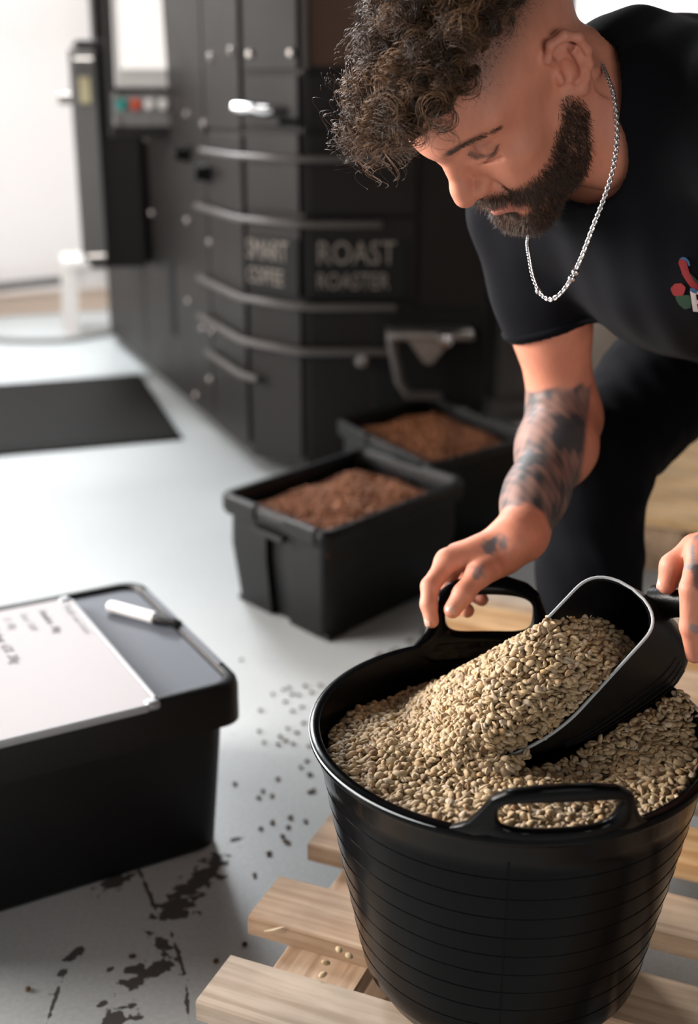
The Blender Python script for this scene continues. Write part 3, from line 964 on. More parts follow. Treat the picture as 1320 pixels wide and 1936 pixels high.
NL, NP = 34, 25
ls = [SLEN * (1 - math.cos(PI * i / (NL - 1) * .5)) if False else SLEN * (i / (NL - 1)) ** 1.35 for i in range(NL)]
V, F = [], []
for lay, sh in ((0, 0.0), (1, .0028)):
    for l in ls:
        hw, dp = max(.0005, s_hw(l) - sh), max(.0004, s_dep(l) - sh)
        lo = l + (sh if l < .02 else 0)
        for k in range(NP):
            a = PI * k / (NP - 1)
            c, s = math.cos(a), math.sin(a)
            ww = hw * math.copysign(abs(c) ** .62, c); dd = dp * abs(s) ** .62
            V.append(S3(lo, ww, dd))
n1 = NL * NP
for i in range(NL - 1):
    for k in range(NP - 1):
        F.append((i * NP + k, i * NP + k + 1, (i + 1) * NP + k + 1, (i + 1) * NP + k))
        F.append((n1 + i * NP + k, n1 + (i + 1) * NP + k, n1 + (i + 1) * NP + k + 1, n1 + i * NP + k + 1))
for i in range(NL - 1):
    for k in (0, NP - 1):
        F.append((i * NP + k, (i + 1) * NP + k, n1 + (i + 1) * NP + k, n1 + i * NP + k))
for k in range(NP - 1):
    i = NL - 1
    F.append((i * NP + k, i * NP + k + 1, n1 + i * NP + k + 1, n1 + i * NP + k))
q = MB(); q.add(V, F); q.build('bowl', MATS['scoop_plastic'], scoop, True, 40)
rim = [S3(l, s_hw(l), -.0005) for l in reversed(ls)] + [S3(l, -s_hw(l), -.0005) for l in ls[1:]]
q = MB(); q.tube(rim, .0016, 8); q.build('worn_rim', MATS['worn_edge'], scoop, True)
for dd in (.52, .62, .72, .82):
    pts = []
    for l in np.linspace(.03, .165, 12):
        a = math.asin(min(1, dd ** 1.6)) * .98
        hw, dp = s_hw(l), s_dep(l)
        pts.append(S3(l, hw * math.cos(a) ** .62 + .0003, dp * math.sin(a) ** .62 + .0003))
    q = MB(); q.tube(pts, .0011, 5); q.build('rib', MATS['scoop_plastic'], scoop, True)
hb = S3(.0, .004, .036)
hd = (Vector((.66, -.66, .32))).normalized()
q = MB()
q.tube([hb - hd * .002, hb + hd * .008, hb + hd * .022, hb + hd * .060, hb + hd * .090, hb + hd * .112, hb + hd * .118], [.018, .0175, .0165, .0175, .0175, .0165, .008], 18)
q.build('handle', MATS['scoop_plastic'], scoop, True, 50)

# ------------------------------------------------------------------ beans


def bean_mesh(name, m, L=.0052, Wd=.0039, T=.0029, tint=0.0, lowres=False):
    angs = [-90, -76, -60, -38, -10, 25, 60, 90, 120, 155, 190, 218, 240, 256] if not lowres else [-90, -55, -10, 40, 90, 140, 190, 235]
    rn = 8 if not lowres else 5
    V, F = [(-L, 0, .0)], []
    for i in range(1, rn):
        t = PI * i / rn
        x = -L * math.cos(t); r = math.sin(t) ** .85
        for ad in angs:
            a = math.radians(ad)
            y, zz = Wd * r * math.cos(a), T * r * math.sin(a)
            if zz < 0: zz *= .42
            if ad == -90: zz += T * .46 * min(1, r * 1.2)
            V.append((x, y, zz))
    V.append((L, 0, 0))
    k = len(angs)
    for j in range(k): F.append((0, 1 + (j + 1) % k, 1 + j))
    for i in range(rn - 2):
        for j in range(k):
            a, b2 = 1 + i * k + j, 1 + i * k + (j + 1) % k
            F.append((a, b2, b2 + k, a + k))
    e = len(V) - 1; o_ = 1 + (rn - 2) * k
    for j in range(k): F.append((e, o_ + j, o_ + (j + 1) % k))
    V = np.array(V, np.float32)
    return V, F


def groove_of(V):
    """1 on the seam along the flat side of a bean, else 0."""
    w = np.abs(V[:, 1]) < 1e-5
    return (w & (V[:, 2] < .0009) & (np.abs(V[:, 0]) < .0050)).astype(np.float32)


def quad_faces(F): return np.array([f if len(f) == 4 else (f[0], f[1], f[2], f[2]) for f in F], np.int32)


def rand_rot(n, tilt, flip=.5):
    yaw = rng.uniform(0, 2 * PI, n); tl = np.radians(np.abs(rng.normal(0, tilt, n))); ta = rng.uniform(0, 2 * PI, n)
    fl_ = rng.random(n) < flip

    def axis_rot(ax, an):
        K = np.zeros((n, 3, 3)); K[:, 0, 1] = -ax[:, 2]; K[:, 0, 2] = ax[:, 1]; K[:, 1, 0] = ax[:, 2]; K[:, 1, 2] = -ax[:, 0]; K[:, 2, 0] = -ax[:, 1]; K[:, 2, 1] = ax[:, 0]
        s = np.sin(an)[:, None, None]; c = (1 - np.cos(an))[:, None, None]
        return np.eye(3)[None] + s * K + c * (K @ K)
    Z = np.zeros(n)
    Ry = axis_rot(np.stack([Z, Z, Z + 1], 1), yaw)
    Rf = axis_rot(np.stack([Z + 1, Z, Z], 1), np.where(fl_, PI, 0.0))
    Rt = axis_rot(np.stack([np.cos(ta), np.sin(ta), Z], 1), tl)
    return Rt @ Ry @ Rf


def scatter_mesh(name, P, R, sc, Vb, Fb, m, parent=None, tints=None):
    n = len(P); k = len(Vb)
    W = np.einsum('nij,kj->nki', R, Vb) * sc[:, None, None] + P[:, None, :]
    tri = [f for f in Fb if len(f) == 3]; qd = [f for f in Fb if len(f) == 4]
    tr = np.array(tri, np.int64); qa = np.array(qd, np.int64)
    offs = (np.arange(n) * k)[:, None, None]
    T_ = (tr[None] + offs).reshape(-1, 3); Q_ = (qa[None] + offs).reshape(-1, 4)
    loops = np.concatenate([T_.ravel(), Q_.ravel()]).astype(np.int32)
    starts = np.concatenate([np.arange(len(T_)) * 3, len(T_) * 3 + np.arange(len(Q_)) * 4]).astype(np.int32)
    me = bpy.data.meshes.new(name)
    me.vertices.add(n * k); me.vertices.foreach_set('co', W.astype(np.float32).ravel())
    me.loops.add(len(loops)); me.loops.foreach_set('vertex_index', loops)
    me.polygons.add(len(starts)); me.polygons.foreach_set('loop_start', starts)
    me.update(calc_edges=True)
    me.polygons.foreach_set('use_smooth', np.ones(len(starts), dtype=bool))
    a = me.attributes.new('tint', 'FLOAT', 'POINT')
    a.data.foreach_set('value', np.repeat(tints if tints is not None else rng.random(n), k).astype(np.float32))
    a = me.attributes.new('groove', 'FLOAT', 'POINT')
    a.data.foreach_set('value', np.tile(groove_of(Vb), n))
    me.materials.append(m)
    return link_mesh(name, me, parent)


SLn = np.array(sl); SWn = np.array(sw); SBn = np.array(sb_); SC0n = np.array(SC0)
TCx, TCy = TC.x, TC.y
def base_h(x, y):
    dx, dy = x - TCx, y - TCy
    r = np.hypot(dx, dy)
    h = .414 + .004 * np.sin(31 * x + 3) * np.sin(27 * y + 1)
    h = h - .022 * np.clip((dy + .02) / .15, 0, 1) * np.clip((.07 - dx) / .12, 0, 1)     # sunk at the back left
    h = h + .024 * np.clip((dx - .06) / .10, 0, 1) * np.clip((dy + .09) / .14, 0, 1)      # heaped at the right
    h = h - .010 * np.exp(-(((dx - .06) / .05) ** 2 + ((dy + .06) / .03) ** 2))
    h = h + .006 * np.clip((-dy - .05) / .1, 0, 1)
    return h


RIDGE = [SC0n + SLn * l - SWn * (s_hw(l) - .004) + np.array([0, 0, -.004 + .004 * (l > .15)]) for l in np.linspace(.085, SLEN, 16)]
RIDGE += [SC0n + SLn * (SLEN + .004) + SWn * k + np.array([0, 0, .011]) for k in np.linspace(-.022, .018, 5)]


def mound_h(x, y):
    h = np.full(x.shape, -1.0)
    for p in RIDGE:
        h = np.maximum(h, p[2] - .86 * (np.sqrt((x - p[0]) ** 2 + (y - p[1]) ** 2 + .010 ** 2) - .010))
    q = np.stack([x, y, np.full(x.shape, .47)], 1) - SC0n
    l, w = q @ SLn, q @ SWn
    return np.where((w > .020) & (l < SLEN + .01), 0.0, h)


def heap_h(x, y):
    a, c = base_h(x, y), mound_h(x, y)
    k = .012
    h = np.clip(k - np.abs(a - c), 0, None) / k
    return np.maximum(a, c) + h * h * k * .25


def scoop_coords(P):
    q = P - SC0n
    return q @ SLn, q @ SWn, q @ SBn


def valid(P):
    """Which points may hold a bean: inside the tub, not in the scoop's wall, not under the ridge outside it."""
    r = np.hypot(P[:, 0] - TCx, P[:, 1] - TCy)
    lim = .1825 - np.clip(.43 - P[:, 2], 0, 1) * .19
    ok = r < np.where(P[:, 2] > .4275, .194, lim)
    return ok


def make_heap():
    pts = []
    for layer, dz in ((0, 0), (1, -.0038), (2, -.0076)):
        step = .0058
        gx = np.arange(TCx - .20, TCx + .20, step); gy = np.arange(TCy - .20, TCy + .20, step)
        X, Y = np.meshgrid(gx, gy)
        X = X.ravel() + rng.uniform(-.5, .5, X.size) * step; Y = Y.ravel() + rng.uniform(-.5, .5, Y.size) * step
        P = np.stack([X, Y, heap_h(X, Y) + dz + rng.uniform(-.0014, .0014, X.size)], 1)
        pts.append(P)
    n = 3600                                              # steep flank of the spill beside the scoop
    X = rng.uniform(.0, .25, n); Y = rng.uniform(.98, 1.22, n)
    h = heap_h(X, Y)
    pts.append(np.stack([X, Y, h + rng.uniform(-.004, .0015, n)], 1)[h > base_h(X, Y) + .006])
    P = np.concatenate(pts)
    l, w, d = scoop_coords(P)
    dep = np.interp(l, np.linspace(0, SLEN, 40), [s_dep(x) for x in np.linspace(0, SLEN, 40)])
    hw = np.interp(l, np.linspace(0, SLEN, 40), [s_hw(x) for x in np.linspace(0, SLEN, 40)])
    w = w - .38 * np.clip(d, 0, 1)
    foot = (l > -.055) & (l < SLEN + .003) & (np.abs(w) < np.where(l < 0, SHW, hw) + .005)
    P = P[valid(P) & ~(foot & (d < dep + .007))]
    # the load lying in the scoop
    L_ = []
    for dz in (0, .0038, .0076):
        step = .0057
        gl = np.arange(.030, SLEN + .008, step); gw = np.arange(-SHW, SHW, step)
        A_, B_ = np.meshgrid(gl, gw)
        A_ = A_.ravel() + rng.uniform(-.5, .5, A_.size) * step; B_ = B_.ravel() + rng.uniform(-.5, .5, B_.size) * step
        hw = np.interp(A_, np.linspace(0, SLEN, 40), [s_hw(x) for x in np.linspace(0, SLEN, 40)])
        ok = np.abs(B_) < hw - .0038 + np.where(B_ < 0, .006, 0)
        A_, B_, hw = A_[ok], B_[ok], hw[ok]
        ss = np.clip((A_ - .065) / .06, 0, 1); ss = ss * ss * (3 - 2 * ss)
        up = .019 * (1 - (B_ / hw) ** 2) * ss + .009 * np.clip((-B_ / hw - .3) / .6, 0, 1) * ss - np.clip(.080 - A_, 0, 1) * .95 - .001
        dep = np.interp(A_, np.linspace(0, SLEN, 40), [s_dep(x) for x in np.linspace(0, SLEN, 40)])
        dd = np.minimum(-up + dz + rng.uniform(-.0014, .0014, A_.size), np.maximum(dep - .005, -.003))
        L_.append(SC0n + A_[:, None] * SLn + B_[:, None] * SWn + dd[:, None] * SBn)
    return np.concatenate([P] + L_)


HP = make_heap()
HR = rand_rot(len(HP), 38)
HS = rng.uniform(.84, 1.08, len(HP))
gb_V, gb_F = bean_mesh('green', None)
# the 300 that show largest (nearest the camera, on the surface) are objects of their own
camp = np.array([0, 0, 1.02])
top = (HP[:, 2] > heap_h(HP[:, 0], HP[:, 1]) - .0022) & (HP[:, 0] < .36)
dist = np.linalg.norm(HP - camp, axis=1) + np.where(top, 0, 10)
order = np.argsort(dist)
single = np.zeros(len(HP), bool); single[order[:300]] = True
heap = scatter_mesh('green_coffee_beans', HP[~single], HR[~single], HS[~single], gb_V, gb_F, MATS['green_bean'])
tag(heap, 'heap of pale green coffee beans filling the tub and spilling from the scoop', 'coffee beans', kind='stuff')


def single_mesh(name, m, Vb, Fb):
    me = mesh_np(name, Vb, Fb, m, True)
    a = me.attributes.new('tint', 'FLOAT', 'POINT'); a.data.foreach_set('value', np.zeros(len(Vb), np.float32))
    a = me.attributes.new('groove', 'FLOAT', 'POINT'); a.data.foreach_set('value', groove_of(Vb))
    return me


gme = single_mesh('green_bean', MATS['green_bean'], gb_V, gb_F)


def put_bean(name, me, p, R, s, label, group):
    ob = bpy.data.objects.new(name, me); COL.objects.link(ob)
    M = Matrix([list(map(float, r)) for r in R]) * 1.0
    ob.matrix_world = Matrix.Translation(Vector(list(map(float, p)))) @ (M.to_4x4()) @ Matrix.Scale(float(s), 4)
    return tag(ob, label, 'bean', group)


for i in np.where(single)[0]:
    put_bean('green_coffee_bean', gme, HP[i], HR[i], HS[i], 'pale green coffee bean on the near edge of the heap in the tub', 'beans on the near edge of the heap')

# beans lying on the pallet boards
pb = [((.105, -.175), .1305), ((.088, -.205), .1305), ((.094, -.195), .1305), ((.078, -.172), .1305), ((.072, -.118), .107), ((.045, -.105), .107), ((.055, .035), .0)]
pr = rand_rot(len(pb) + 30, 8)
bean_px = [(-.011, 1.104, .1325), (-.025, 1.083, .1325), (-.028, 1.064, .1325), (.0, 1.094, .1325), (-.0055, 1.152, .1085), (-.043, 1.172, .1085)]
for i, p in enumerate(bean_px):
    put_bean('pallet_bean', gme, p, pr[i], 1.0, 'single pale coffee bean lying on the left end of the front pallet boards', 'beans on the near pallet boards')
for i in range(22):
    a, b2 = rng.uniform(.25, .95), (.42 if i % 2 else .57) + rng.uniform(-.035, .035) + (.30 if i % 3 == 0 else 0)
    p = P0 + PM @ Vector((a, b2, 0))
    k_ = b2
    on = any(x0 + .006 < b2 < x0 + w_ - .006 for x0, w_, _, _ in bd)
    if on: put_bean('pallet_bean', gme, (p.x, p.y, .1325), pr[7 + i], 1.0, 'single pale coffee bean lying on pallet boards behind the tub', 'beans on the pallet behind the tub')

# dark beans scattered on the floor
fb_V, fb_F = bean_mesh('floor', None, lowres=False)
fme = single_mesh('floor_bean', MATS['floor_bean'], fb_V, fb_F)
FLOOR_BEANS = [(-0.205, 2.095), (-0.110, 1.980), (-0.119, 1.973), (-0.080, 1.986), (-0.053, 1.988), (-0.102, 1.955), (-0.068, 1.961), (-0.137, 1.955), (-0.090, 1.951), (-0.113, 1.927), (-0.155, 1.894), (-0.083, 1.907),
               (-0.099, 1.892), (-0.078, 1.850), (-0.104, 1.830), (-0.088, 1.816), (-0.152, 1.821), (-0.115, 1.802), (-0.105, 1.789), (-0.117, 1.777), (-0.141, 1.784), (-0.093, 1.779), (-0.066, 1.772), (-0.068, 1.725),
               (-0.077, 1.705), (-0.062, 1.683), (-0.112, 1.670), (-0.178, 1.656), (-0.133, 1.635), (-0.118, 1.623), (-0.138, 1.617), (-0.055, 1.637), (-0.060, 1.633), (-0.113, 1.550), (-0.087, 1.563), (-0.064, 1.553), (-0.129, 1.534), (-0.089, 1.538),
               (-0.096, 1.514), (-0.091, 1.502), (-0.087, 1.498), (-0.113, 1.472), (-0.130, 1.422), (-0.132, 1.277), (-0.165, 1.246), (-0.386, 1.195), (-0.270, 1.254)]
fr_ = rand_rot(len(FLOOR_BEANS) + 60, 6)
for i, (x, y) in enumerate(FLOOR_BEANS):
    put_bean('floor_bean', fme, (x, y, .0022), fr_[i], rng.uniform(.75, 1.0), 'single dark coffee bean on the grey floor between the lidded box and the tub', 'dark beans on the floor by the lidded box')
for i in range(44):
    t, w_ = rng.random(), abs(rng.normal(0, .06))
    x = .0 + .24 * t + .03 + w_ * .5; y = 2.13 + .27 * t - w_ * 1.0 - .03
    put_bean('floor_bean', fme, (x, y, .0022), fr_[50 + i % 50], rng.uniform(.8, 1.1), 'single dark coffee bean on the shaded floor at the foot of the front crate', 'dark beans on the floor by the front crate')


# brown roasted beans filling the two open crates
rb_V, rb_F = bean_mesh('roasted', None, lowres=True)


def crate_fill(name, M, c, W, D, zc, zs, hump, label, step=.0085):
    gx = np.arange(-W / 2, W / 2, step); gy = np.arange(-D / 2, D / 2, step)
    X, Y = np.meshgrid(gx, gy); X = X.ravel(); Y = Y.ravel()
    P_, T_ = [], []
    for dz in (0, -.005):
        x = X + rng.uniform(-.5, .5, X.size) * step; y = Y + rng.uniform(-.5, .5, X.size) * step
        e = np.maximum(np.abs(x) / (W / 2), np.abs(y) / (D / 2))
        z = zc + hump * (1 - e ** 2) - zs * np.clip(e - .8, 0, 1) + .004 * np.sin(40 * x) * np.sin(37 * y + 1) + dz + rng.uniform(-.002, .002, X.size)
        Q = np.array([list(M @ Vector((float(a), float(b_), 0))) for a, b_ in zip(x, y)])
        P_.append(np.stack([Q[:, 0] + c.x, Q[:, 1] + c.y, z], 1))
    P_ = np.concatenate(P_)
    ob = scatter_mesh(name, P_, rand_rot(len(P_), 40), rng.uniform(.95, 1.25, len(P_)), rb_V, rb_F, MATS['roasted_bean'])
    return tag(ob, label, 'coffee beans', kind='stuff')


crate_fill('roasted_beans', CM1, cc1, .405, .295, .200, .03, .022, 'brown roasted coffee beans filling the front open crate')
crate_fill('roasted_beans', CM2, cc2, .32, .42, .205, .02, .025, 'brown roasted coffee beans filling the rear open crate by the chute')
for nm, M_, c_, W_, D_, z_ in (('bean_bed', CM1, cc1, .415, .300, .195), ('bean_bed', CM2, cc2, .33, .43, .200)):
    pass

# ------------------------------------------------------------------ the man: fields, joined smoothly, then meshed


def A3(*p): return np.array(p, np.float64)


def rc(P, a, b, ra, rb_):
    a = np.asarray(a); b = np.asarray(b)
    ba = b - a
    t = np.clip(((P - a) @ ba) / (ba @ ba), 0, 1)
    q = P - a - t[:, None] * ba
    return np.sqrt(np.einsum('ij,ij->i', q, q)) - (ra + (rb_ - ra) * t)


def ell(P, c, r, R=None):
    q = P - np.asarray(c)
    if R is not None: q = q @ R
    r = np.asarray(r)
    k0 = np.linalg.norm(q / r, axis=1); k1 = np.linalg.norm(q / (r * r), axis=1) + 1e-9
    return k0 * (k0 - 1) / k1


def smin(a, b, k):
    h = np.clip(k - np.abs(a - b), 0, None) / k
    return np.minimum(a, b) - h * h * k * .25


def smax(a, b, k): return -smin(-a, -b, k)


def chain_d(P, pts, rad, k=.004):
    d = None
    for i in range(len(pts) - 1):
        e = rc(P, pts[i], pts[i + 1], rad[i], rad[i + 1])
        d = e if d is None else smin(d, e, k)
    return d


def surface_nets(f, lo, hi, h, slack=1.7):
    lo = np.asarray(lo, float); hi = np.asarray(hi, float)
    nb = np.ceil((hi - lo) / (8 * h)).astype(int)
    n = nb * 8
    bc = np.stack(np.meshgrid(*[lo[i] + (np.arange(nb[i]) + .5) * 8 * h - h * .5 for i in range(3)], indexing='ij'), -1).reshape(-1, 3)
    db = f(bc)
    vol = np.repeat(np.repeat(np.repeat(np.sign(db).reshape(nb).astype(np.float32) * 1.0, 8, 0), 8, 1), 8, 2)
    act = np.where(np.abs(db) < 6.93 * h * slack)[0]
    bi = np.stack(np.unravel_index(act, nb), 1)
    g = np.stack(np.meshgrid(*[np.arange(8)] * 3, indexing='ij'), -1).reshape(-1, 3)
    for s in range(0, len(act), 600):
        ii = (bi[s:s + 600, None, :] * 8 + g[None]).reshape(-1, 3)
        vol[ii[:, 0], ii[:, 1], ii[:, 2]] = f(lo + ii * h)
    ins = vol < 0
    c = ins[:-1, :-1, :-1].astype(np.int8)
    for dx, dy, dz in ((1, 0, 0), (0, 1, 0), (0, 0, 1), (1, 1, 0), (1, 0, 1), (0, 1, 1), (1, 1, 1)):
        c = c + ins[dx:n[0] - 1 + dx, dy:n[1] - 1 + dy, dz:n[2] - 1 + dz]
    cells = np.argwhere((c > 0) & (c < 8))
    idx = np.full(c.shape, -1, np.int32); idx[cells[:, 0], cells[:, 1], cells[:, 2]] = np.arange(len(cells))
    acc = np.zeros((len(cells), 3)); cnt = np.zeros(len(cells))
    corners = [(0, 0, 0), (1, 0, 0), (0, 1, 0), (1, 1, 0), (0, 0, 1), (1, 0, 1), (0, 1, 1), (1, 1, 1)]
    vals = {cc: vol[cells[:, 0] + cc[0], cells[:, 1] + cc[1], cells[:, 2] + cc[2]] for cc in corners}
    for ax in range(3):
        for cc in corners:
            if cc[ax]: continue
            c2 = list(cc); c2[ax] = 1; c2 = tuple(c2)
            a, b_ = vals[cc], vals[c2]
            m = (a < 0) != (b_ < 0)
            t = a[m] / (a[m] - b_[m])
            p = np.tile(np.array(cc, float), (m.sum(), 1)); p[:, ax] += t
            acc[m] += p; cnt[m] += 1
    V = lo + (cells + acc / cnt[:, None]) * h
    F = []
    for ax in range(3):
        o1, o2 = [(1, 2), (2, 0), (0, 1)][ax]
        sl_a = [slice(None)] * 3; sl_b = [slice(None)] * 3
        sl_a[ax] = slice(0, -1); sl_b[ax] = slice(1, None)
        A, B = ins[tuple(sl_a)], ins[tuple(sl_b)]
        e = np.argwhere(A != B)
        ok = (e[:, o1] > 0) & (e[:, o2] > 0) & (e[:, o1] < n[o1] - 1) & (e[:, o2] < n[o2] - 1)
        e = e[ok]
        flip = A[e[:, 0], e[:, 1], e[:, 2]]
        q = []
        for d1, d2 in ((-1, -1), (0, -1), (0, 0), (-1, 0)):
            k = e.copy(); k[:, o1] += d1; k[:, o2] += d2
            q.append(idx[k[:, 0], k[:, 1], k[:, 2]])
        q = np.stack(q, 1)
        q[~flip] = q[~flip][:, ::-1]
        F.append(q)
    F = np.concatenate(F); F = F[(F >= 0).all(1)]
    return V, F


def wob(P, s, seed=0):
    """Cheap smooth noise, about -1..1."""
    r = np.random.default_rng(seed)
    d = np.zeros(len(P))
    for _ in range(7):
        k = r.normal(size=3) * s
        d += np.sin(P @ k + r.uniform(0, 6.28))
    return d / 4.0


# ---- head frame: columns are his right, forward (face) and up
HRm = np.array([[-.6161, -.4501, -.6464], [.7869, -.3169, -.5294], [.0335, -.8348, .5495]])
HRm = np.linalg.svd(HRm)[0] @ np.linalg.svd(HRm)[2]
HO = A3(.1560, 1.2934, 1.0300); HS_ = 1.055


def to_head(P): return ((P - HO) @ HRm) / HS_
def from_head(q): return (np.asarray(q) * HS_) @ HRm.T + HO


NB = A3(.285, 1.335, 1.000)           # middle of the neck root
NBh = to_head(NB[None])[0]
sideR = 1.0


def ear_d(q, sx):
    """Outer ear: rim, antihelix, bowl, tragus and lobe, on the side sx (his left is -1)."""
    p = q.copy(); p[:, 0] *= sx                                   # outward is +x
    c = A3(.073, -.013, .010)
    # ear plane: leaning back from the cheek
    o = (p - c)
    ang = math.radians(28)
    ca, sa = math.cos(ang), math.sin(ang)
    x = o[:, 0] * ca + o[:, 1] * sa                               # off the plane
    y = -o[:, 0] * sa + o[:, 1] * ca                              # forward in the plane
    z = o[:, 2]
    y, z = y * .966 + z * .259, z * .966 - y * .259              # tilted back
    e = np.stack([x, y * 1.08, z], 1) / 1.03
    hel = [A3(.004, .006, .008), A3(.010, .013, .022), A3(.013, .006, .034), A3(.014, -.008, .035), A3(.015, -.019, .026), A3(.014, -.023, .010), A3(.011, -.021, -.006), A3(.007, -.015, -.018), A3(.004, -.007, -.027), A3(.002, .002, -.029), A3(.000, .007, -.024)]
    rr = [.0030, .0038, .0042, .0042, .0042, .0040, .0038, .0042, .0060, .0056, .0035]
    d = chain_d(e, hel, rr, .004)
    ant = [A3(.006, -.006, .026), A3(.010, -.012, .016), A3(.010, -.0145, .002), A3(.008, -.012, -.010), A3(.006, -.005, -.017)]
    d = smin(d, chain_d(e, ant, [.0030, .0034, .0036, .0034, .0034], .004), .0045)
    plate = ell(e, (.0015, -.007, .004), (.0036, .018, .031))
    d = smin(d, plate, .003)
    d = smax(d, -ell(e, (.009, -.002, -.003), (.0092, .0090, .0130)), .002)
    d = smax(d, -ell(e, (.011, -.004, .022), (.0065, .011, .0070)), .002)
    d = smin(d, ell(e, (.0045, .0085, -.006), (.0055, .0045, .0075)), .004)
    return d


def f_head(P):
    q = to_head(P)
    d = ell(q, (0, -.010, .042), (.076, .098, .090))
    d = smin(d, ell(q, (0, .0440, .044), (.064, .052, .050)), .03)          # forehead
    d = smin(d, ell(q, (0, .040, -.035), (.060, .054, .072)), .03)         # mid face
    for sx in (-1, 1):
        d = smin(d, rc(q, (sx * .054, .002, -.030), (sx * .050, .012, -.066), .017, .016), .025)
        d = smin(d, rc(q, (sx * .050, .012, -.068), (sx * .014, .078, -.096), .0155, .0145), .022)   # jaw
        d = smin(d, ell(q, (sx * .047, .060, -.010), (.018, .020, .015)), .022)    # cheekbone
        d = smin(d, ell(q, (sx * .034, .062, -.040), (.020, .022, .024)), .02)     # cheek
        d = smin(d, rc(q, (sx * .012, .0880, .0400), (sx * .055, .0640, .0440), .0100, .0090), .014)  # brow
    d = smin(d, rc(q, (-.012, .079, -.095), (.012, .079, -.095), .0165, .0165), .02)      # chin
    d = smin(d, ell(q, (0, .080, -.054), (.025, .021, .028)), .018)                       # muzzle
    d = smin(d, ell(q, (0, .0890, .036), (.013, .0120, .012)), .012)                      # glabella
    # eye sockets, eyeballs under lowered lids
    for sx in (-1, 1):
        d = smax(d, -ell(q, (sx * .0385, .0960, .0255), (.0195, .0175, .0105)), .012)
        d = smin(d, ell(q, (sx * .0395, .0685, .0210), (.0165, .0160, .0125)), .0035)
        lash = chain_d(q, [A3(sx * .0245, .0845, .0200), A3(sx * .0335, .0840, .0130), A3(sx * .0430, .0825, .0118), A3(sx * .0490, .0810, .0140)], [.0004, .0012, .0010, .0002], .002)
        d = smax(d, -lash, .0022)
        d = smax(d, -smin(rc(q, (sx * .027, .0850, .0290), (sx * .041, .0850, .0310), .0008, .0008), rc(q, (sx * .041, .0850, .0310), (sx * .052, .0745, .0280), .0008, .0006), .002), .004)
        d = smax(d, -rc(q, (sx * .026, .0850, .0040), (sx * .048, .0795, .0040), .0008, .0006), .006)
    # nose
    d = smin(d, chain_d(q, [A3(0, .0875, .027), A3(0, .0965, .008), A3(0, .1070, -.012), A3(0, .1095, -.020)], [.0082, .0080, .0100, .0118], .006), .010)
    for sx in (-1, 1):
        d = smin(d, ell(q, (sx * .0125, .0960, -.0235), (.0082, .0115, .0085)), .006)
    for sx in (-1, 1):
        d = smax(d, -ell(q, (sx * .0068, .1015, -.0330), (.0040, .0062, .0042)), .003)
        # groove behind the wing, and the fold from nose to mouth
        d = smax(d, -rc(q, (sx * .0235, .0890, -.0260), (sx * .0340, .0830, -.0500), .0004, .0004), .010)
    # lips
    d = smin(d, chain_d(q, [A3(-.024, .0870, -.0580), A3(-.008, .0985, -.0540), A3(0, .0995, -.0550), A3(.008, .0985, -.0540), A3(.024, .0870, -.0580)], [.0022, .0046, .0044, .0046, .0022], .003), .005)
    d = smin(d, chain_d(q, [A3(-.023, .0860, -.0620), A3(0, .0970, -.0660), A3(.023, .0860, -.0620)], [.0024, .0058, .0024], .003), .005)
    d = smax(d, -chain_d(q, [A3(-.025, .0890, -.0595), A3(0, .1045, -.0600), A3(.025, .0890, -.0595)], [.0010, .0018, .0010], .002), .002)
    d = smax(d, -ell(q, (0, .0995, -.0785), (.018, .0085, .0055)), .008)                   # below the lower lip
    for sx in (-1, 1):
        d = smin(d, ear_d(q, sx), .005)
    # neck
    a = A3(0, -.030, -.035)
    nk = rc(q, a, NBh, .058, .064)
    nk = smin(nk, rc(q, A3(0, .002, -.075), NBh + A3(0, .030, .0), .040, .045), .03)
    for sx in (-1, 1):
        nk = smin(nk, rc(q, A3(sx * .060, -.028, -.028), NBh * .9 + A3(sx * .020, .045, -.02), .014, .013), .02)
    d = smin(d, nk * 1.0, .022)
    return d * HS_


# ---- arms
RSH, REL, RWR = A3(.2200, 1.4907, .8954), A3(.2800, 1.5337, .6212), A3(.1960, 1.3144, .5372)
fdir = (RWR - REL) / np.linalg.norm(RWR - REL)
adir = (REL - RSH) / np.linalg.norm(REL - RSH)
R_FINGERS = {
    'index': ([A3(.1124, 1.2826, .5190), A3(.0905, 1.2560, .5000), A3(.0885, 1.2435, .4835), A3(.0915, 1.2345, .4675)], [.0125, .0104, .0094, .0082]),
    'middle': ([A3(.1254, 1.3071, .5159), A3(.1152, 1.3211, .4799), A3(.1218, 1.3065, .4622), A3(.1359, 1.2857, .4574)], [.0125, .0104, .0095, .0084]),
    'ring': ([A3(.1425, 1.3308, .5080), A3(.1370, 1.3460, .4752), A3(.1430, 1.3275, .4620), A3(.1545, 1.3050, .4630)], [.0122, .0100, .0090, .0080]),
    'pinky': ([A3(.1602, 1.3491, .4997), A3(.1571, 1.3615, .4744), A3(.1618, 1.3429, .4663), A3(.1700, 1.3260, .4680)], [.0112, .0088, .0080, .0072]),
}
R_THUMB = ([A3(.1800, 1.2980, .5190), A3(.1449, 1.2610, .5125), A3(.1263, 1.2400, .4975), A3(.1140, 1.2310, .4825)], [.0150, .0130, .0118, .0098])


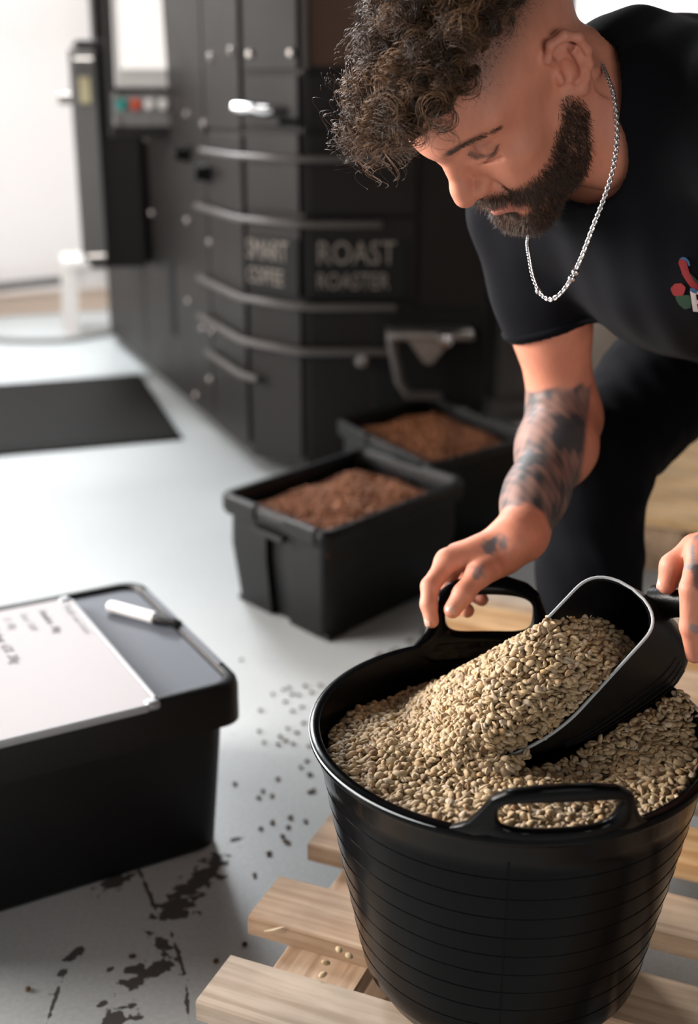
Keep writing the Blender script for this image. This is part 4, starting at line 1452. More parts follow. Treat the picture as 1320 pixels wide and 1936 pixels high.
def f_arm_r(P):
    d = rc(P, RSH, RSH + (REL - RSH) * .55, .052, .0440)
    d = smin(d, rc(P, RSH + (REL - RSH) * .5, REL, .044, .043), .03)
    m1 = REL + (RWR - REL) * .30 + A3(.006, .004, .004)
    d = smin(d, rc(P, REL, m1, .043, .0455), .03)
    d = smin(d, rc(P, m1, REL + (RWR - REL) * .72, .0455, .0315), .03)
    d = smin(d, rc(P, REL + (RWR - REL) * .68, RWR, .034, .0265), .03)
    # wrist and back of the hand
    side = A3(.055, .052, -.018); side = side / np.linalg.norm(side)
    palm = rc(P, RWR + side * .010, RWR - side * .010, .022, .021)
    for k, (o, r) in {'index': (-.014, .0150), 'middle': (-.004, .0150), 'ring': (.007, .0145), 'pinky': (.016, .0135)}.items():
        palm = smin(palm, rc(P, RWR + side * o * .9, R_FINGERS[k][0][0], .017, r), .014)
    d = smin(d, palm, .022)
    fs = None
    for k, (pts, rad) in R_FINGERS.items():
        e = chain_d(P, pts, rad, .004)
        fs = e if fs is None else smin(fs, e, .0025)
    th = rc(P, RWR - side * .012 + A3(0, -.012, -.006), R_THUMB[0][0], .017, .0165)
    th = smin(th, chain_d(P, *R_THUMB, .005), .012)
    th = smin(th, rc(P, R_THUMB[0][0] + A3(.004, .01, -.006), R_THUMB[0][1], .0150, .0125), .010)
    web = rc(P, R_FINGERS['index'][0][0] + A3(.016, .004, .001), R_THUMB[0][1] + A3(.018, .012, .002), .0095, .0100)
    fs = smin(fs, web, .010)
    d = smin(d, smin(fs, th, .006), .0095)
    d = smax(d, -(rc(P, R_FINGERS['index'][0][0] + A3(.008, -.012, -.012), R_THUMB[0][1] + A3(-.012, .004, -.004), .004, .005)), .006)
    return d


LSH, LEL, LWR = A3(.395, 1.2075, .9945), A3(.505, 1.245, .7405), A3(.398, 1.130, .6250)
L_OFF = A3(.019, .040, -.021)
L_FINGERS = {
    'index': ([A3(.3230, 1.0680, .6190), A3(.3075, 1.0350, .5930), A3(.3090, 1.0300, .5560), A3(.3180, 1.0360, .5230)], [.0125, .0105, .0098, .0085]),
    'middle': ([A3(.3420, 1.0580, .6160), A3(.3300, 1.0260, .5860), A3(.3330, 1.0260, .5480), A3(.3390, 1.0420, .5210)], [.0125, .0105, .0098, .0085]),
    'ring': ([A3(.3620, 1.0560, .6080), A3(.3520, 1.0270, .5780), A3(.3550, 1.0300, .5440), A3(.3590, 1.0480, .5240)], [.0122, .0100, .0092, .0082]),
    'pinky': ([A3(.3800, 1.0600, .5980), A3(.3730, 1.0340, .5720), A3(.3750, 1.0380, .5450), A3(.3770, 1.0540, .5290)], [.0112, .0090, .0082, .0074]),
}
L_THUMB = ([A3(.3660, 1.1120, .6120), A3(.3260, 1.0960, .6120), A3(.3030, 1.0880, .5960), A3(.2985, 1.0850, .5770)], [.0155, .0135, .0120, .0100])

L_FINGERS = {k: ([p + L_OFF for p in a], r) for k, (a, r) in L_FINGERS.items()}
L_THUMB = ([p + L_OFF for p in L_THUMB[0]], L_THUMB[1])
LWR = LWR + L_OFF


def f_arm_l(P):
    d = rc(P, LSH, LEL, .056, .045)
    m1 = LEL + (LWR - LEL) * .3
    d = smin(d, rc(P, LEL, m1, .043, .047), .03)
    d = smin(d, rc(P, m1, LWR, .047, .027), .03)
    palm = None
    for k, o in (('index', -.014), ('middle', -.004), ('ring', .006), ('pinky', .014)):
        s_ = A3(.7, .1, -.5) * o
        e = rc(P, LWR + s_, L_FINGERS[k][0][0], .018, .0148)
        palm = e if palm is None else smin(palm, e, .014)
    d = smin(d, palm, .02)
    fs = None
    for k, (pts, rad) in L_FINGERS.items():
        e = chain_d(P, pts, rad, .004)
        fs = e if fs is None else smin(fs, e, .0025)
    th = smin(rc(P, LWR + A3(-.01, -.005, .0), L_THUMB[0][0], .018, .0165), chain_d(P, *L_THUMB, .005), .012)
    web = rc(P, L_FINGERS['index'][0][0] + A3(.010, .010, -.002), L_THUMB[0][1] + A3(.022, -.006, -.004), .0100, .0105)
    fs = smin(smin(fs, web, .01), th, .007)
    return smin(d, fs, .0095)


# ---- torso core under the shirt
SRp, SLp = RSH, LSH
PV = A3(.66, 1.75, .74)
e_ax = (SLp - SRp) / np.linalg.norm(SLp - SRp)
sp_ax = (PV - NB) / np.linalg.norm(PV - NB)
dv = np.cross(e_ax, sp_ax); dv = dv / np.linalg.norm(dv)
if dv[2] < 0: dv = -dv                       # towards his back
TRm = np.stack([e_ax, np.cross(dv, e_ax), dv], 1)
CHC = A3(.385, 1.425, .900)


def f_core(P):
    d = ell(P, CHC, (.155, .16, .095), TRm)
    d = smin(d, rc(P, NB, CHC, .055, .08), .05)
    d = smin(d, rc(P, SRp, NB + A3(.03, .04, -.04), .045, .06), .04)
    d = smin(d, rc(P, SLp, NB + A3(.03, .04, -.04), .045, .06), .04)
    d = smin(d, rc(P, CHC, PV, .10, .12), .08)
    return d


def f_shirt_out(P):
    d = ell(P, CHC + dv * .015, (.185, .195, .125), TRm)
    d = smin(d, rc(P, NB + A3(.005, .012, .015), CHC, .082, .12), .06)
    d = smin(d, rc(P, SRp + dv * .005, NB + A3(.02, .03, -.02), .070, .078), .05)
    d = smin(d, rc(P, SLp + dv * .010, NB + A3(.02, .02, .010), .074, .078), .05)
    d = smin(d, ell(P, A3(.385, 1.475, .990), (.13, .14, .105)), .07)
    d = smin(d, rc(P, CHC + A3(.03, .03, -.02), PV + A3(0, 0, .03), .150, .165), .09)
    d = smin(d, rc(P, CHC - dv * .045 + e_ax * .03, PV - dv * .02, .080, .09), .08)
    # sleeves
    d = smin(d, rc(P, RSH + A3(-.004, -.006, -.010), RSH + (REL - RSH) * .38 + A3(-.004, -.002, 0), .066, .062), .04)
    d = smin(d, rc(P, RSH + (REL - RSH) * .36 + A3(-.003, -.002, 0), RSH + (REL - RSH) * .72 + A3(.002, 0, 0), .061, .0495), .03)
    d = smin(d, rc(P, LSH, LSH + (LEL - LSH) * .7, .076, .060), .045)
    # cloth folds
    d = d + .0035 * wob(P, 26, 3) + .0016 * wob(P, 60, 4)
    return d


HEM_C = A3(.2480, 1.4900, .7420); HEM_N = A3(.36, .02, -.93); HEM_N = HEM_N / np.linalg.norm(HEM_N)
COLc = A3(.2500, 1.3000, .9890)
COLn = A3(-.755, -.42, .20)


def f_shirt(P):
    o = f_shirt_out(P)
    t = .0085
    d = np.maximum(o, -(o + t))
    # sleeve hem: cut the tube beyond the hem plane, near the arm only
    near_arm = rc(P, RSH, REL + (REL - RSH) * .2, .11, .11)
    cut = np.maximum((HEM_C - P) @ -HEM_N, -1)
    cutr = np.minimum(cut, -near_arm)
    d = np.maximum(d, cutr)
    near_l = rc(P, LSH + (LEL - LSH) * .3, LEL, .11, .11)
    c2 = (P - (LSH + (LEL - LSH) * .72)) @ ((LEL - LSH) / np.linalg.norm(LEL - LSH))
    d = np.maximum(d, np.minimum(c2, -near_l))
    # neck opening: everything inside a tube round the neck
    d = smax(d, -neck_tube(P), .006)
    # waist: stop at the hips
    c3 = (P - (PV + (NB - PV) * .06)) @ (-(NB - PV) / np.linalg.norm(NB - PV))
    return np.maximum(d, c3)


NT0, NT1 = A3(.2750, 1.3350, 1.0000), A3(.10, 1.16, .965)


def neck_tube(P):
    return np.minimum(rc(P, A3(.234, 1.305, 1.014), A3(.15, 1.25, 1.02), .060, .085), rc(P, A3(.238, 1.300, .965), A3(.14, 1.19, .94), .056, .085))


def skin_mesh(parent):
    parts = []
    V1, F1 = surface_nets(f_head, A3(.005, 1.10, .80), A3(.40, 1.46, 1.20), .0015)
    V2, F2 = surface_nets(f_arm_r, A3(.05, 1.20, .43), A3(.36, 1.62, .98), .0022)
    V3_, F3 = surface_nets(f_arm_l, A3(.26, .98, .46), A3(.62, 1.36, 1.08), .0026)
    V4, F4 = surface_nets(f_core, A3(.10, 1.0, .50), A3(.95, 2.0, 1.15), .010)
    Vs, Fs, off, nn = [], [], 0, []
    for V_, F_ in ((V1, F1), (V2, F2), (V3_, F3), (V4, F4)):
        Vs.append(V_); Fs.append(F_ + off); nn.append((off, off + len(V_))); off += len(V_)
    return np.concatenate(Vs), np.concatenate(Fs), nn


SV, SF_, SN_ = skin_mesh(None)
# ---- skin colours: complexion, lips, beard shadow, cropped sides, tattoos
SKIN = A3(.565, .225, .142)
colr = np.tile(SKIN, (len(SV), 1))
colr *= (1 + .05 * wob(SV, 120, 11) + .04 * wob(SV, 420, 12))[:, None]
q_ = to_head(SV[SN_[0][0]:SN_[0][1]])
ch = colr[SN_[0][0]:SN_[0][1]]


def sstep(a, b_, x):
    t = np.clip((x - a) / (b_ - a), 0, 1); return t * t * (3 - 2 * t)


def mixc(c, k, w): return c * (1 - w[:, None]) + np.asarray(k) * w[:, None]


def beard_mask(q):
    ax = np.abs(q[:, 0]); y, z = q[:, 1], q[:, 2]
    cheek = np.interp(y, [-.01, .012, .030, .055, .080, .12], [-.010, -.016, -.032, -.041, -.0375, -.0345])
    m = sstep(.008, -.010, z - cheek) * sstep(-.006, .008, y)
    low = np.interp(y, [-.01, .012, .027, .040, .060, .090], [-.035, -.056, -.078, -.100, -.116, -.132])
    m *= sstep(-.004, .006, z - low)
    m *= 1 - (sstep(.030, .022, ax) * sstep(.076, .084, y) * sstep(-.075, -.071, z) * sstep(-.0495, -.0525, z))
    m *= 1 - sstep(-.0355, -.032, z) * sstep(.045, .055, y)
    m *= 1 - .75 * sstep(.050, .060, y) * sstep(-.058, -.064, z) * sstep(-.084, -.076, z) * sstep(.034, .028, ax) * sstep(.014, .020, ax)
    return np.clip(m, 0, 1)


def scalp_z(q):
    """Height above the hairline: positive where long curls grow."""
    ax = np.abs(q[:, 0]); y, z = q[:, 1], q[:, 2]
    line = np.interp(y, [-.11, -.06, -.02, .03, .06, .085, .10], [.082, .082, .086, .088, .080, .082, .082])
    return z - line - .0 * ax


lipw = sstep(.026, .020, np.abs(q_[:, 0])) * sstep(.080, .086, q_[:, 1]) * sstep(-.074, -.070, q_[:, 2]) * sstep(-.0495, -.0525, q_[:, 2])
ch = mixc(ch, (.40, .135, .105), lipw * .75)
ch = mixc(ch, (.50, .20, .13), np.exp(-(((q_ - A3(0, .108, -.02)) / .02) ** 2).sum(1)) * .4)          # nose tip
earw = sstep(.074, .082, np.abs(q_[:, 0])) * sstep(.02, .0, q_[:, 1])
ch = mixc(ch, (.50, .20, .14), earw * .6)
bm_ = beard_mask(q_)
ch = mixc(ch, (.070, .042, .028), bm_ * .72)
sz = scalp_z(q_)
fade = sstep(-.045, .005, sz) * sstep(.075, .035, q_[:, 1])
ch = mixc(ch, (.06, .037, .025), np.maximum(fade * .75, sstep(-.004, .008, sz) * .9))
brow = np.maximum.reduce([sstep(.0055, .0025, np.hypot(np.abs(q_[:, 0]) - (.019 + .045 * t), q_[:, 2] - (.0375 + .022 * t - .021 * t * t))) for t in np.linspace(0, .8, 9)]) * (q_[:, 1] > .045)
ch = mixc(ch, (.13, .065, .042), brow * .55)
qa = np.stack([np.abs(q_[:, 0]), q_[:, 1], q_[:, 2]], 1)
LASH = spline_xz = [A3(.0235 + .0305 * t, 0, .0205 - .0095 * math.sin(PI * min(1, t * .92 + .04))) for t in np.linspace(0, 1, 12)]
qx = qa.copy(); qx[:, 1] = 0
lash_w = sstep(.0019, .0007, np.min(np.stack([rc(qx, LASH[k], LASH[k + 1], 0, 0) for k in range(11)]), axis=0)) * (q_[:, 1] > .05)
ch = mixc(ch, (.07, .033, .024), lash_w * .8)
lid_shade_w = sstep(.016, .008, np.linalg.norm((qa - A3(.0395, .083, .022)) * A3(.8, .6, 1.1), axis=1))  # crease shading put into the eyelid's skin colour
ch = mixc(ch, (.40, .165, .11), lid_shade_w * .5)
colr[SN_[0][0]:SN_[0][1]] = ch
# right forearm
pr_ = SV[SN_[1][0]:SN_[1][1]]; ca_ = colr[SN_[1][0]:SN_[1][1]]
tt = ((pr_ - REL) @ fdir) / np.linalg.norm(RWR - REL)
axp = REL + np.clip(tt, 0, 1)[:, None] * (RWR - REL)
sx_ = (pr_ - axp)[:, 0]
top_edge = .668 + .10 * (pr_[:, 0] - .27)
ink = sstep(.004, -.004, pr_[:, 2] - top_edge - .005 * wob(pr_, 90, 21)) * sstep(.93, .89, tt + .02 * wob(pr_, 120, 22))
ink *= sstep(.004, -.004, sx_ - np.interp(tt, [-.2, .0, .25, .5, .7], [.014, .026, .034, .044, .08]))
pat = np.clip(.86 + .26 * wob(pr_, 95, 31) + .22 * wob(pr_, 260, 32), .30, 1)
ca_ = mixc(ca_, (.050, .050, .052), ink * pat)
ca_ = mixc(ca_, (.20, .185, .175), ink * (1 - pat) * .8)
for c, r, a in (((.1730, 1.2890, .5400), .014, .85), ((.1600, 1.2800, .5395), .012, .9), ((.1830, 1.2995, .5480), .011, .65), ((.1420, 1.2505, .5175), .0115, .85)):
    w = sstep(r, r * .6, np.linalg.norm(pr_ - A3(*c), axis=1) + .003 * wob(pr_, 400, 41))
    ca_ = mixc(ca_, (.11, .12, .13), w * a)
knuck = np.zeros(len(pr_))
for pts, rad in list(R_FINGERS.values()) + [R_THUMB]:
    for p in pts: knuck = np.maximum(knuck, np.exp(-((np.linalg.norm(pr_ - p, axis=1) / .014) ** 2)))
ca_ = mixc(ca_, (.56, .225, .155), knuck * .45)
colr[SN_[1][0]:SN_[1][1]] = ca_
pl_ = SV[SN_[2][0]:SN_[2][1]]; cl_ = colr[SN_[2][0]:SN_[2][1]]


def seg_w(P, a, b_, r): return sstep(r, r * .75, rc(P, A3(*a) + L_OFF, A3(*b_) + L_OFF, 0, 0))


for a, b_, r, k in (((.2990, 1.0725, .6010), (.3095, 1.0410, .6122), .0038, .6), ((.3193, 1.0706, .6347), (.3111, 1.0549, .6225), .0030, .6), ((.3111, 1.0549, .6225), (.3104, 1.0435, .6133), .0030, .6), ((.3128, 1.0400, .6117), (.3125, 1.0260, .6010), .0060, 1.0), ((.3080, 1.0195, .5600), (.3135, 1.0201, .5560), .0042, .8)):
    cl_ = mixc(cl_, (.06, .065, .07) if k == 1.0 else (.17, .18, .19), seg_w(pl_, a, b_, r) * .85)
kn2 = np.zeros(len(pl_))
for pts, rad in list(L_FINGERS.values()) + [L_THUMB]:
    for p in pts: kn2 = np.maximum(kn2, np.exp(-((np.linalg.norm(pl_ - p, axis=1) / .014) ** 2)))
cl_ = mixc(cl_, (.56, .225, .155), kn2 * .4)
colr[SN_[2][0]:SN_[2][1]] = cl_

man = empty('person', (.335, 1.56, .1305))
tag(man, 'bearded man with curly brown hair in a black t-shirt bending over the tub, scooping beans', 'person')
MB_ = A3(.335, 1.56, .1305)


def man_np(name, V, F, m, attrs=None, parent=None):
    me = mesh_np(name, V - MB_, F, m, True, attrs)
    return link_mesh(name, me, parent or man)


skin_o = man_np('body', SV, SF_, MATS['skin'], {'col': ('FLOAT_COLOR', np.clip(colr, .005, 1))})

# nails
def nail(tip, prev, up, w=.0062, l=.0095):
    d = (tip - prev); d = d / np.linalg.norm(d)
    up = up - d * (up @ d); up = up / np.linalg.norm(up)
    s_ = np.cross(d, up)
    V, F = [], []
    for i in range(5):
        u = -1 + 2 * i / 4
        for j in range(5):
            v = -1 + 2 * j / 4
            ww = w * (1 - .25 * abs(u) ** 3)
            V.append(tip + d * (l * .5 * u + .001) + s_ * ww * v + up * (-.0032 * v * v - .0008 * max(0, u) ** 2))
    for i in range(4):
        for j in range(4): F.append((i * 5 + j, i * 5 + j + 1, i * 5 + j + 6, i * 5 + j + 5))
    return np.array(V), F


mat('nail', (.56, .33, .26), .3)
for tip, prev, up, r in ((R_THUMB[0][3], R_THUMB[0][2], A3(-.35, -.85, .25), R_THUMB[1][3]), (R_FINGERS['index'][0][3], R_FINGERS['index'][0][2], A3(-.8, -.2, .1), R_FINGERS['index'][1][3]), (L_THUMB[0][3], L_THUMB[0][2], A3(-.8, -.1, .3), L_THUMB[1][3])):
    u_ = up / np.linalg.norm(up)
    d_ = (tip - prev) / np.linalg.norm(tip - prev); u_ = u_ - d_ * (u_ @ d_); u_ = u_ / np.linalg.norm(u_)
    V_, F_ = nail(tip + u_ * (r + .0004), prev + u_ * (r + .0004), u_)
    man_np('nail', V_, F_, MATS['nail'])

# shirt
TV, TF = surface_nets(f_shirt, A3(.08, 1.02, .58), A3(.95, 2.0, 1.20), .0038)
shirt = man_np('t_shirt', TV, TF, MATS['shirt_cloth'])

# trousers
RHIP, RKN, RAN = A3(.580, 1.860, .690), A3(.330, 1.583, .552), A3(.338, 1.560, .235)
LHIP, LKN, LAN = A3(.790, 1.690, .690), A3(.660, 1.330, .560), A3(.700, 1.430, .235)


def f_trouser(P):
    d = ell(P, PV + A3(.01, .02, -.03), (.19, .17, .16))
    d = smin(d, rc(P, RHIP, RKN, .108, .074), .05)
    d = smin(d, rc(P, RKN, RKN + (RAN - RKN) * .5, .072, .066), .03)
    d = smin(d, rc(P, RKN + (RAN - RKN) * .5, RAN - A3(0, 0, .035), .066, .058), .03)
    d = smin(d, rc(P, LHIP, LKN, .108, .074), .05)
    d = smin(d, rc(P, LKN, LAN - A3(0, 0, .035), .072, .058), .03)
    d = d + .0035 * wob(P, 30, 7) + .0018 * wob(P, 75, 8)
    return np.maximum(d, .205 - P[:, 2])


UV, UF = surface_nets(f_trouser, A3(.2, 1.2, .18), A3(.95, 2.05, .98), .0056)
man_np('trousers', UV, UF, MATS['trouser_cloth'])


def f_shoe(P, an, dr):
    fl = A3(an[0], an[1], .132)
    toe = fl + dr * .17 + A3(0, 0, .038)
    d = rc(P, fl - dr * .05 + A3(0, 0, .040), toe, .040, .036)
    d = smin(d, rc(P, fl + A3(0, 0, .05), A3(an[0], an[1], .26), .046, .048), .03)
    d = smin(d, rc(P, fl + dr * .10 + A3(0, 0, .036), fl + dr * .14 + A3(0, 0, .036), .046, .044), .02)
    return np.maximum(d, .1315 - P[:, 2])


for an, dr in ((RAN, A3(-.55, -.83, 0)), (LAN, A3(-.35, -.93, 0))):
    dr = dr / np.linalg.norm(dr)
    lo = np.minimum(an, an + dr * .25) - .1; hi = np.maximum(an, an + dr * .25) + .1
    lo[2], hi[2] = .11, .31
    V_, F_ = surface_nets(lambda P: f_shoe(P, an, dr), lo, hi, .005)
    man_np('shoe', V_, F_, MATS['shoe_leather'])

# ---- collar rib and sleeve hem: bands of ribbed cloth on the cut edges


def ring_on(fdist, c, n, up, cnt, rmax=.2):
    """Points where a ray in the plane (c, n) leaves the field fdist."""
    n = n / np.linalg.norm(n); u = up - n * (up @ n); u = u / np.linalg.norm(u); v = np.cross(n, u)
    out = []
    ts = np.linspace(0, rmax, 400)
    for k in range(cnt):
        a = 2 * PI * k / cnt
        d = u * math.cos(a) + v * math.sin(a)
        f = fdist(c + ts[:, None] * d)
        i = np.where(f > 0)[0]
        out.append(c + d * ts[i[0]] if len(i) else c + d * rmax)
    return out


hem = ring_on(f_shirt_out, HEM_C - HEM_N * .010, HEM_N, A3(0, 1, 0), 48, .12)
q = MB(); q.tube([Vector(p - MB_ - HEM_N * 0) for p in hem], .0035, 6, closed=True)
q.build('sleeve_hem', MATS['shirt_rib'], man, True)

# ---- necklace: a curb chain hanging from his neck in front of the shirt
CH = [A3(0.2473, 1.2680, 1.0474), A3(0.2482, 1.2364, 1.0325), A3(0.2500, 1.2156, 1.0181), A3(0.2513, 1.1954, 0.9900), A3(0.2488, 1.1849, 0.9596), A3(0.2419, 1.1804, 0.9311), A3(0.2315, 1.1800, 0.8994), A3(0.2223, 1.1851, 0.8680), A3(0.2123, 1.1922, 0.8427), A3(0.2014, 1.2031, 0.8281), A3(0.1928, 1.2193, 0.8292), A3(0.1879, 1.2448, 0.8418), A3(0.1874, 1.2766, 0.8574), A3(0.1910, 1.3236, 0.8709), A3(0.2043, 1.3812, 0.8846)]


def spline(pts, per=24):
    out = []
    m = len(pts)
    for i in range(m - 1):
        p0, p1, p2, p3 = [pts[max(0, min(m - 1, i + k))] for k in (-1, 0, 1, 2)]
        for k in range(per):
            t = k / per
            out.append(.5 * ((2 * p1) + (p2 - p0) * t + (2 * p0 - 5 * p1 + 4 * p2 - p3) * t * t + (3 * p1 - p0 - 3 * p2 + p3) * t ** 3))
    out.append(pts[-1])
    return np.array(out)


def resample(C, step):
    d = np.concatenate([[0], np.cumsum(np.linalg.norm(np.diff(C, axis=0), axis=1))])
    s = np.arange(0, d[-1], step)
    return np.stack([np.interp(s, d, C[:, i]) for i in range(3)], 1), d[-1]


CC, clen = resample(spline(CH), .0033)
link = MB()
for k in range(12):
    pass
neck_o = empty('necklace', (0, 0, 0)); neck_o.parent = man
lv = []
for k in range(10):
    a = 2 * PI * k / 10
    lv.append(Vector((.0026 * math.cos(a), .0019 * math.sin(a), 0)))
lq = MB(); lq.tube(lv, .00085, 6, closed=True)
lme = None
for i in range(1, len(CC) - 1):
    t = Vector(CC[i + 1] - CC[i - 1]).normalized()
    u = t.orthogonal().normalized()
    v = t.cross(u)
    a = (PI / 2 if i % 2 else 0) + .45 + i * .02
    u2 = u * math.cos(a) + v * math.sin(a)
    M_ = frame(t, u2, t.cross(u2))
    if lme is None:
        ob = lq.build('chain_link', MATS['chrome'], neck_o, True, 80); lme = ob.data
    else:
        ob = link_mesh('chain_link', lme, neck_o)
    ob.matrix_local = Matrix.Translation(Vector(CC[i] - MB_)) @ M_.to_4x4()
for p in (A3(0.2188, 1.1875, 0.8566), A3(0.2160, 1.1895, 0.8502), A3(0.1907, 1.2277, 0.8321)):
    q = MB(); q.lathe([(0, -.0035), (.0028, -.0028), (.0040, 0), (.0028, .0028), (0, .0035)], n=14)
    q.V = [tuple(Vector(p - MB_) + Vector(v)) for v in q.V]; q.build('bead', MATS['chrome'], neck_o, True, 80)

# ---- chest badge, laid on the cloth
shirt_bvh = BVHTree.FromPolygons([tuple(v) for v in TV.tolist()], [tuple(f) for f in TF.tolist()])
BADGE_O = A3(.385, 1.235, .815)


def badge(name, outline, m, off):
    """Fill an outline given in badge millimetres and lay it on the shirt."""
    bm = bmesh.new()
    vs = [bm.verts.new((x * .001, y * .001, 0)) for x, y in outline]
    bm.faces.new(vs)
    bmesh.ops.triangulate(bm, faces=bm.faces)
    for _ in range(2): bmesh.ops.subdivide_edges(bm, edges=[e for e in bm.edges if e.calc_length() > .004], cuts=1, use_grid_fill=True)
    bmesh.ops.triangulate(bm, faces=bm.faces)
    bm.verts.index_update()
    V, F = [], [[v.index for v in f.verts] for f in bm.faces]
    for v in bm.verts:
        p = BADGE_P + BADGE_X * v.co.x * .60 + BADGE_Y * v.co.y * .49
        loc, nrm, i, dist_ = shirt_bvh.ray_cast(Vector(p + BADGE_N * .12), Vector(-BADGE_N))
        if loc is None: loc, nrm = Vector(p), Vector(BADGE_N)
        V.append(np.array(loc + Vector(BADGE_N) * off))
    bm.free()
    return man_np(name, np.array(V), F, m)


BADGE_N = A3(-.33, -.90, .28); BADGE_N = BADGE_N / np.linalg.norm(BADGE_N)
BADGE_Y = A3(.0, .28, .96); BADGE_Y = BADGE_Y - BADGE_N * (BADGE_Y @ BADGE_N); BADGE_Y /= np.linalg.norm(BADGE_Y)
BADGE_X = np.cross(BADGE_Y, BADGE_N)
BADGE_P = A3(.3500, 1.275, .8330)
badge('badge_bird_wing', [(4, 26), (9, 20), (18, 8), (30, -8), (30, -16), (20, -6), (10, 8), (4, 18)], MATS['patch_green'], .0012)
badge('badge_bird', [(-10, 46), (-6, 49), (-1, 47), (3, 40), (5, 30), (7, 20), (14, 6), (24, -8), (28, -16), (16, -14), (8, -6), (1, 6), (-5, 18), (-8, 30), (-11, 40)], MATS['patch_red'], .0016)
badge('badge_bird_crest', [(-10, 48), (-4, 52), (2, 50), (7, 43), (9, 34), (6, 34), (3, 42), (-2, 47)], MATS['patch_blue'], .0020)
badge('badge_bird_feet', [(8, -8), (14, -10), (20, -14), (18, -20), (12, -18), (7, -14)], MATS['patch_blue'], .0024)
badge('badge_leaf', [(-18, -16), (-8, -20), (6, -22), (9, -34), (7, -46), (-3, -48), (-12, -40), (-18, -28)], MATS['patch_green'], .0010)
rose = [(-19 + 12.5 * math.cos(a) * (1 + .07 * math.sin(5 * a)) + 6, -10 + 12.5 * math.sin(a) * (1 + .07 * math.cos(6 * a))) for a in np.linspace(0, 2 * PI, 28)[:-1]]
badge('badge_rose', rose, MATS['patch_red'], .0016)
badge('badge_letter', [(7, -12), (36, -18), (40, -30), (36, -38), (44, -58), (35, -57), (28, -40), (18, -39), (20, -54), (11, -53)], MATS['patch_white'], .0014)
badge('badge_letter_counter', [(17, -21), (29, -23), (31, -30), (27, -33), (18, -32)], MATS['shirt_cloth'], .0020)

# ---- hair


def strands(name, curves, radius, m, cols, parent, nside=3):
    """curves: list of (k,3) arrays of equal length."""
    C = np.stack(curves)                       # n,k,3
    n, k, _ = C.shape
    T = np.gradient(C, axis=1); T /= np.linalg.norm(T, axis=2, keepdims=True) + 1e-12
    ref = np.tile(A3(.31, .22, .92), (n, k, 1)); U = np.cross(T, ref); U /= np.linalg.norm(U, axis=2, keepdims=True) + 1e-12
    W = np.cross(T, U)
    taper = np.interp(np.linspace(0, 1, k), [0, .6, 1], [1, .9, .25])
    rings = []
    for j in range(nside):
        a = 2 * PI * j / nside
        rings.append(C + (U * math.cos(a) + W * math.sin(a)) * (np.asarray(radius).reshape(-1, 1, 1) * taper[None, :, None]))
    V = np.stack(rings, 2).reshape(-1, 3)      # n,k,nside
    base = (np.arange(n) * k * nside)[:, None, None]
    i = np.arange(k - 1)[None, :, None] * nside
    j = np.arange(nside)[None, None, :]; j2 = (j + 1) % nside
    F = np.stack([base + i + j, base + i + j2, base + i + nside + j2, base + i + nside + j], -1).reshape(-1, 4)
    cv = np.repeat(cols, k * nside, axis=0)
    return man_np(name, V, F, m, {'col': ('FLOAT_COLOR', cv)}, parent)


hV, hF = SV[SN_[0][0]:SN_[0][1]], SF_[(SF_ < SN_[0][1]).all(1)]
fc = hV[hF].mean(1)
e1, e2 = hV[hF[:, 2]] - hV[hF[:, 0]], hV[hF[:, 3]] - hV[hF[:, 1]]
fn = np.cross(e1, e2); fa = np.linalg.norm(fn, axis=1); fn = fn / (fa[:, None] + 1e-12)
if (np.einsum('ij,ij->i', fn, fc - HO) > 0).mean() < .5: fn = -fn
fq = to_head(fc)
hfwd, hup, hright = HRm[:, 1], HRm[:, 2], HRm[:, 0]


def pick(w, n):
    p = fa * w; p = p / p.sum()
    return rng.choice(len(p), n, p=p)


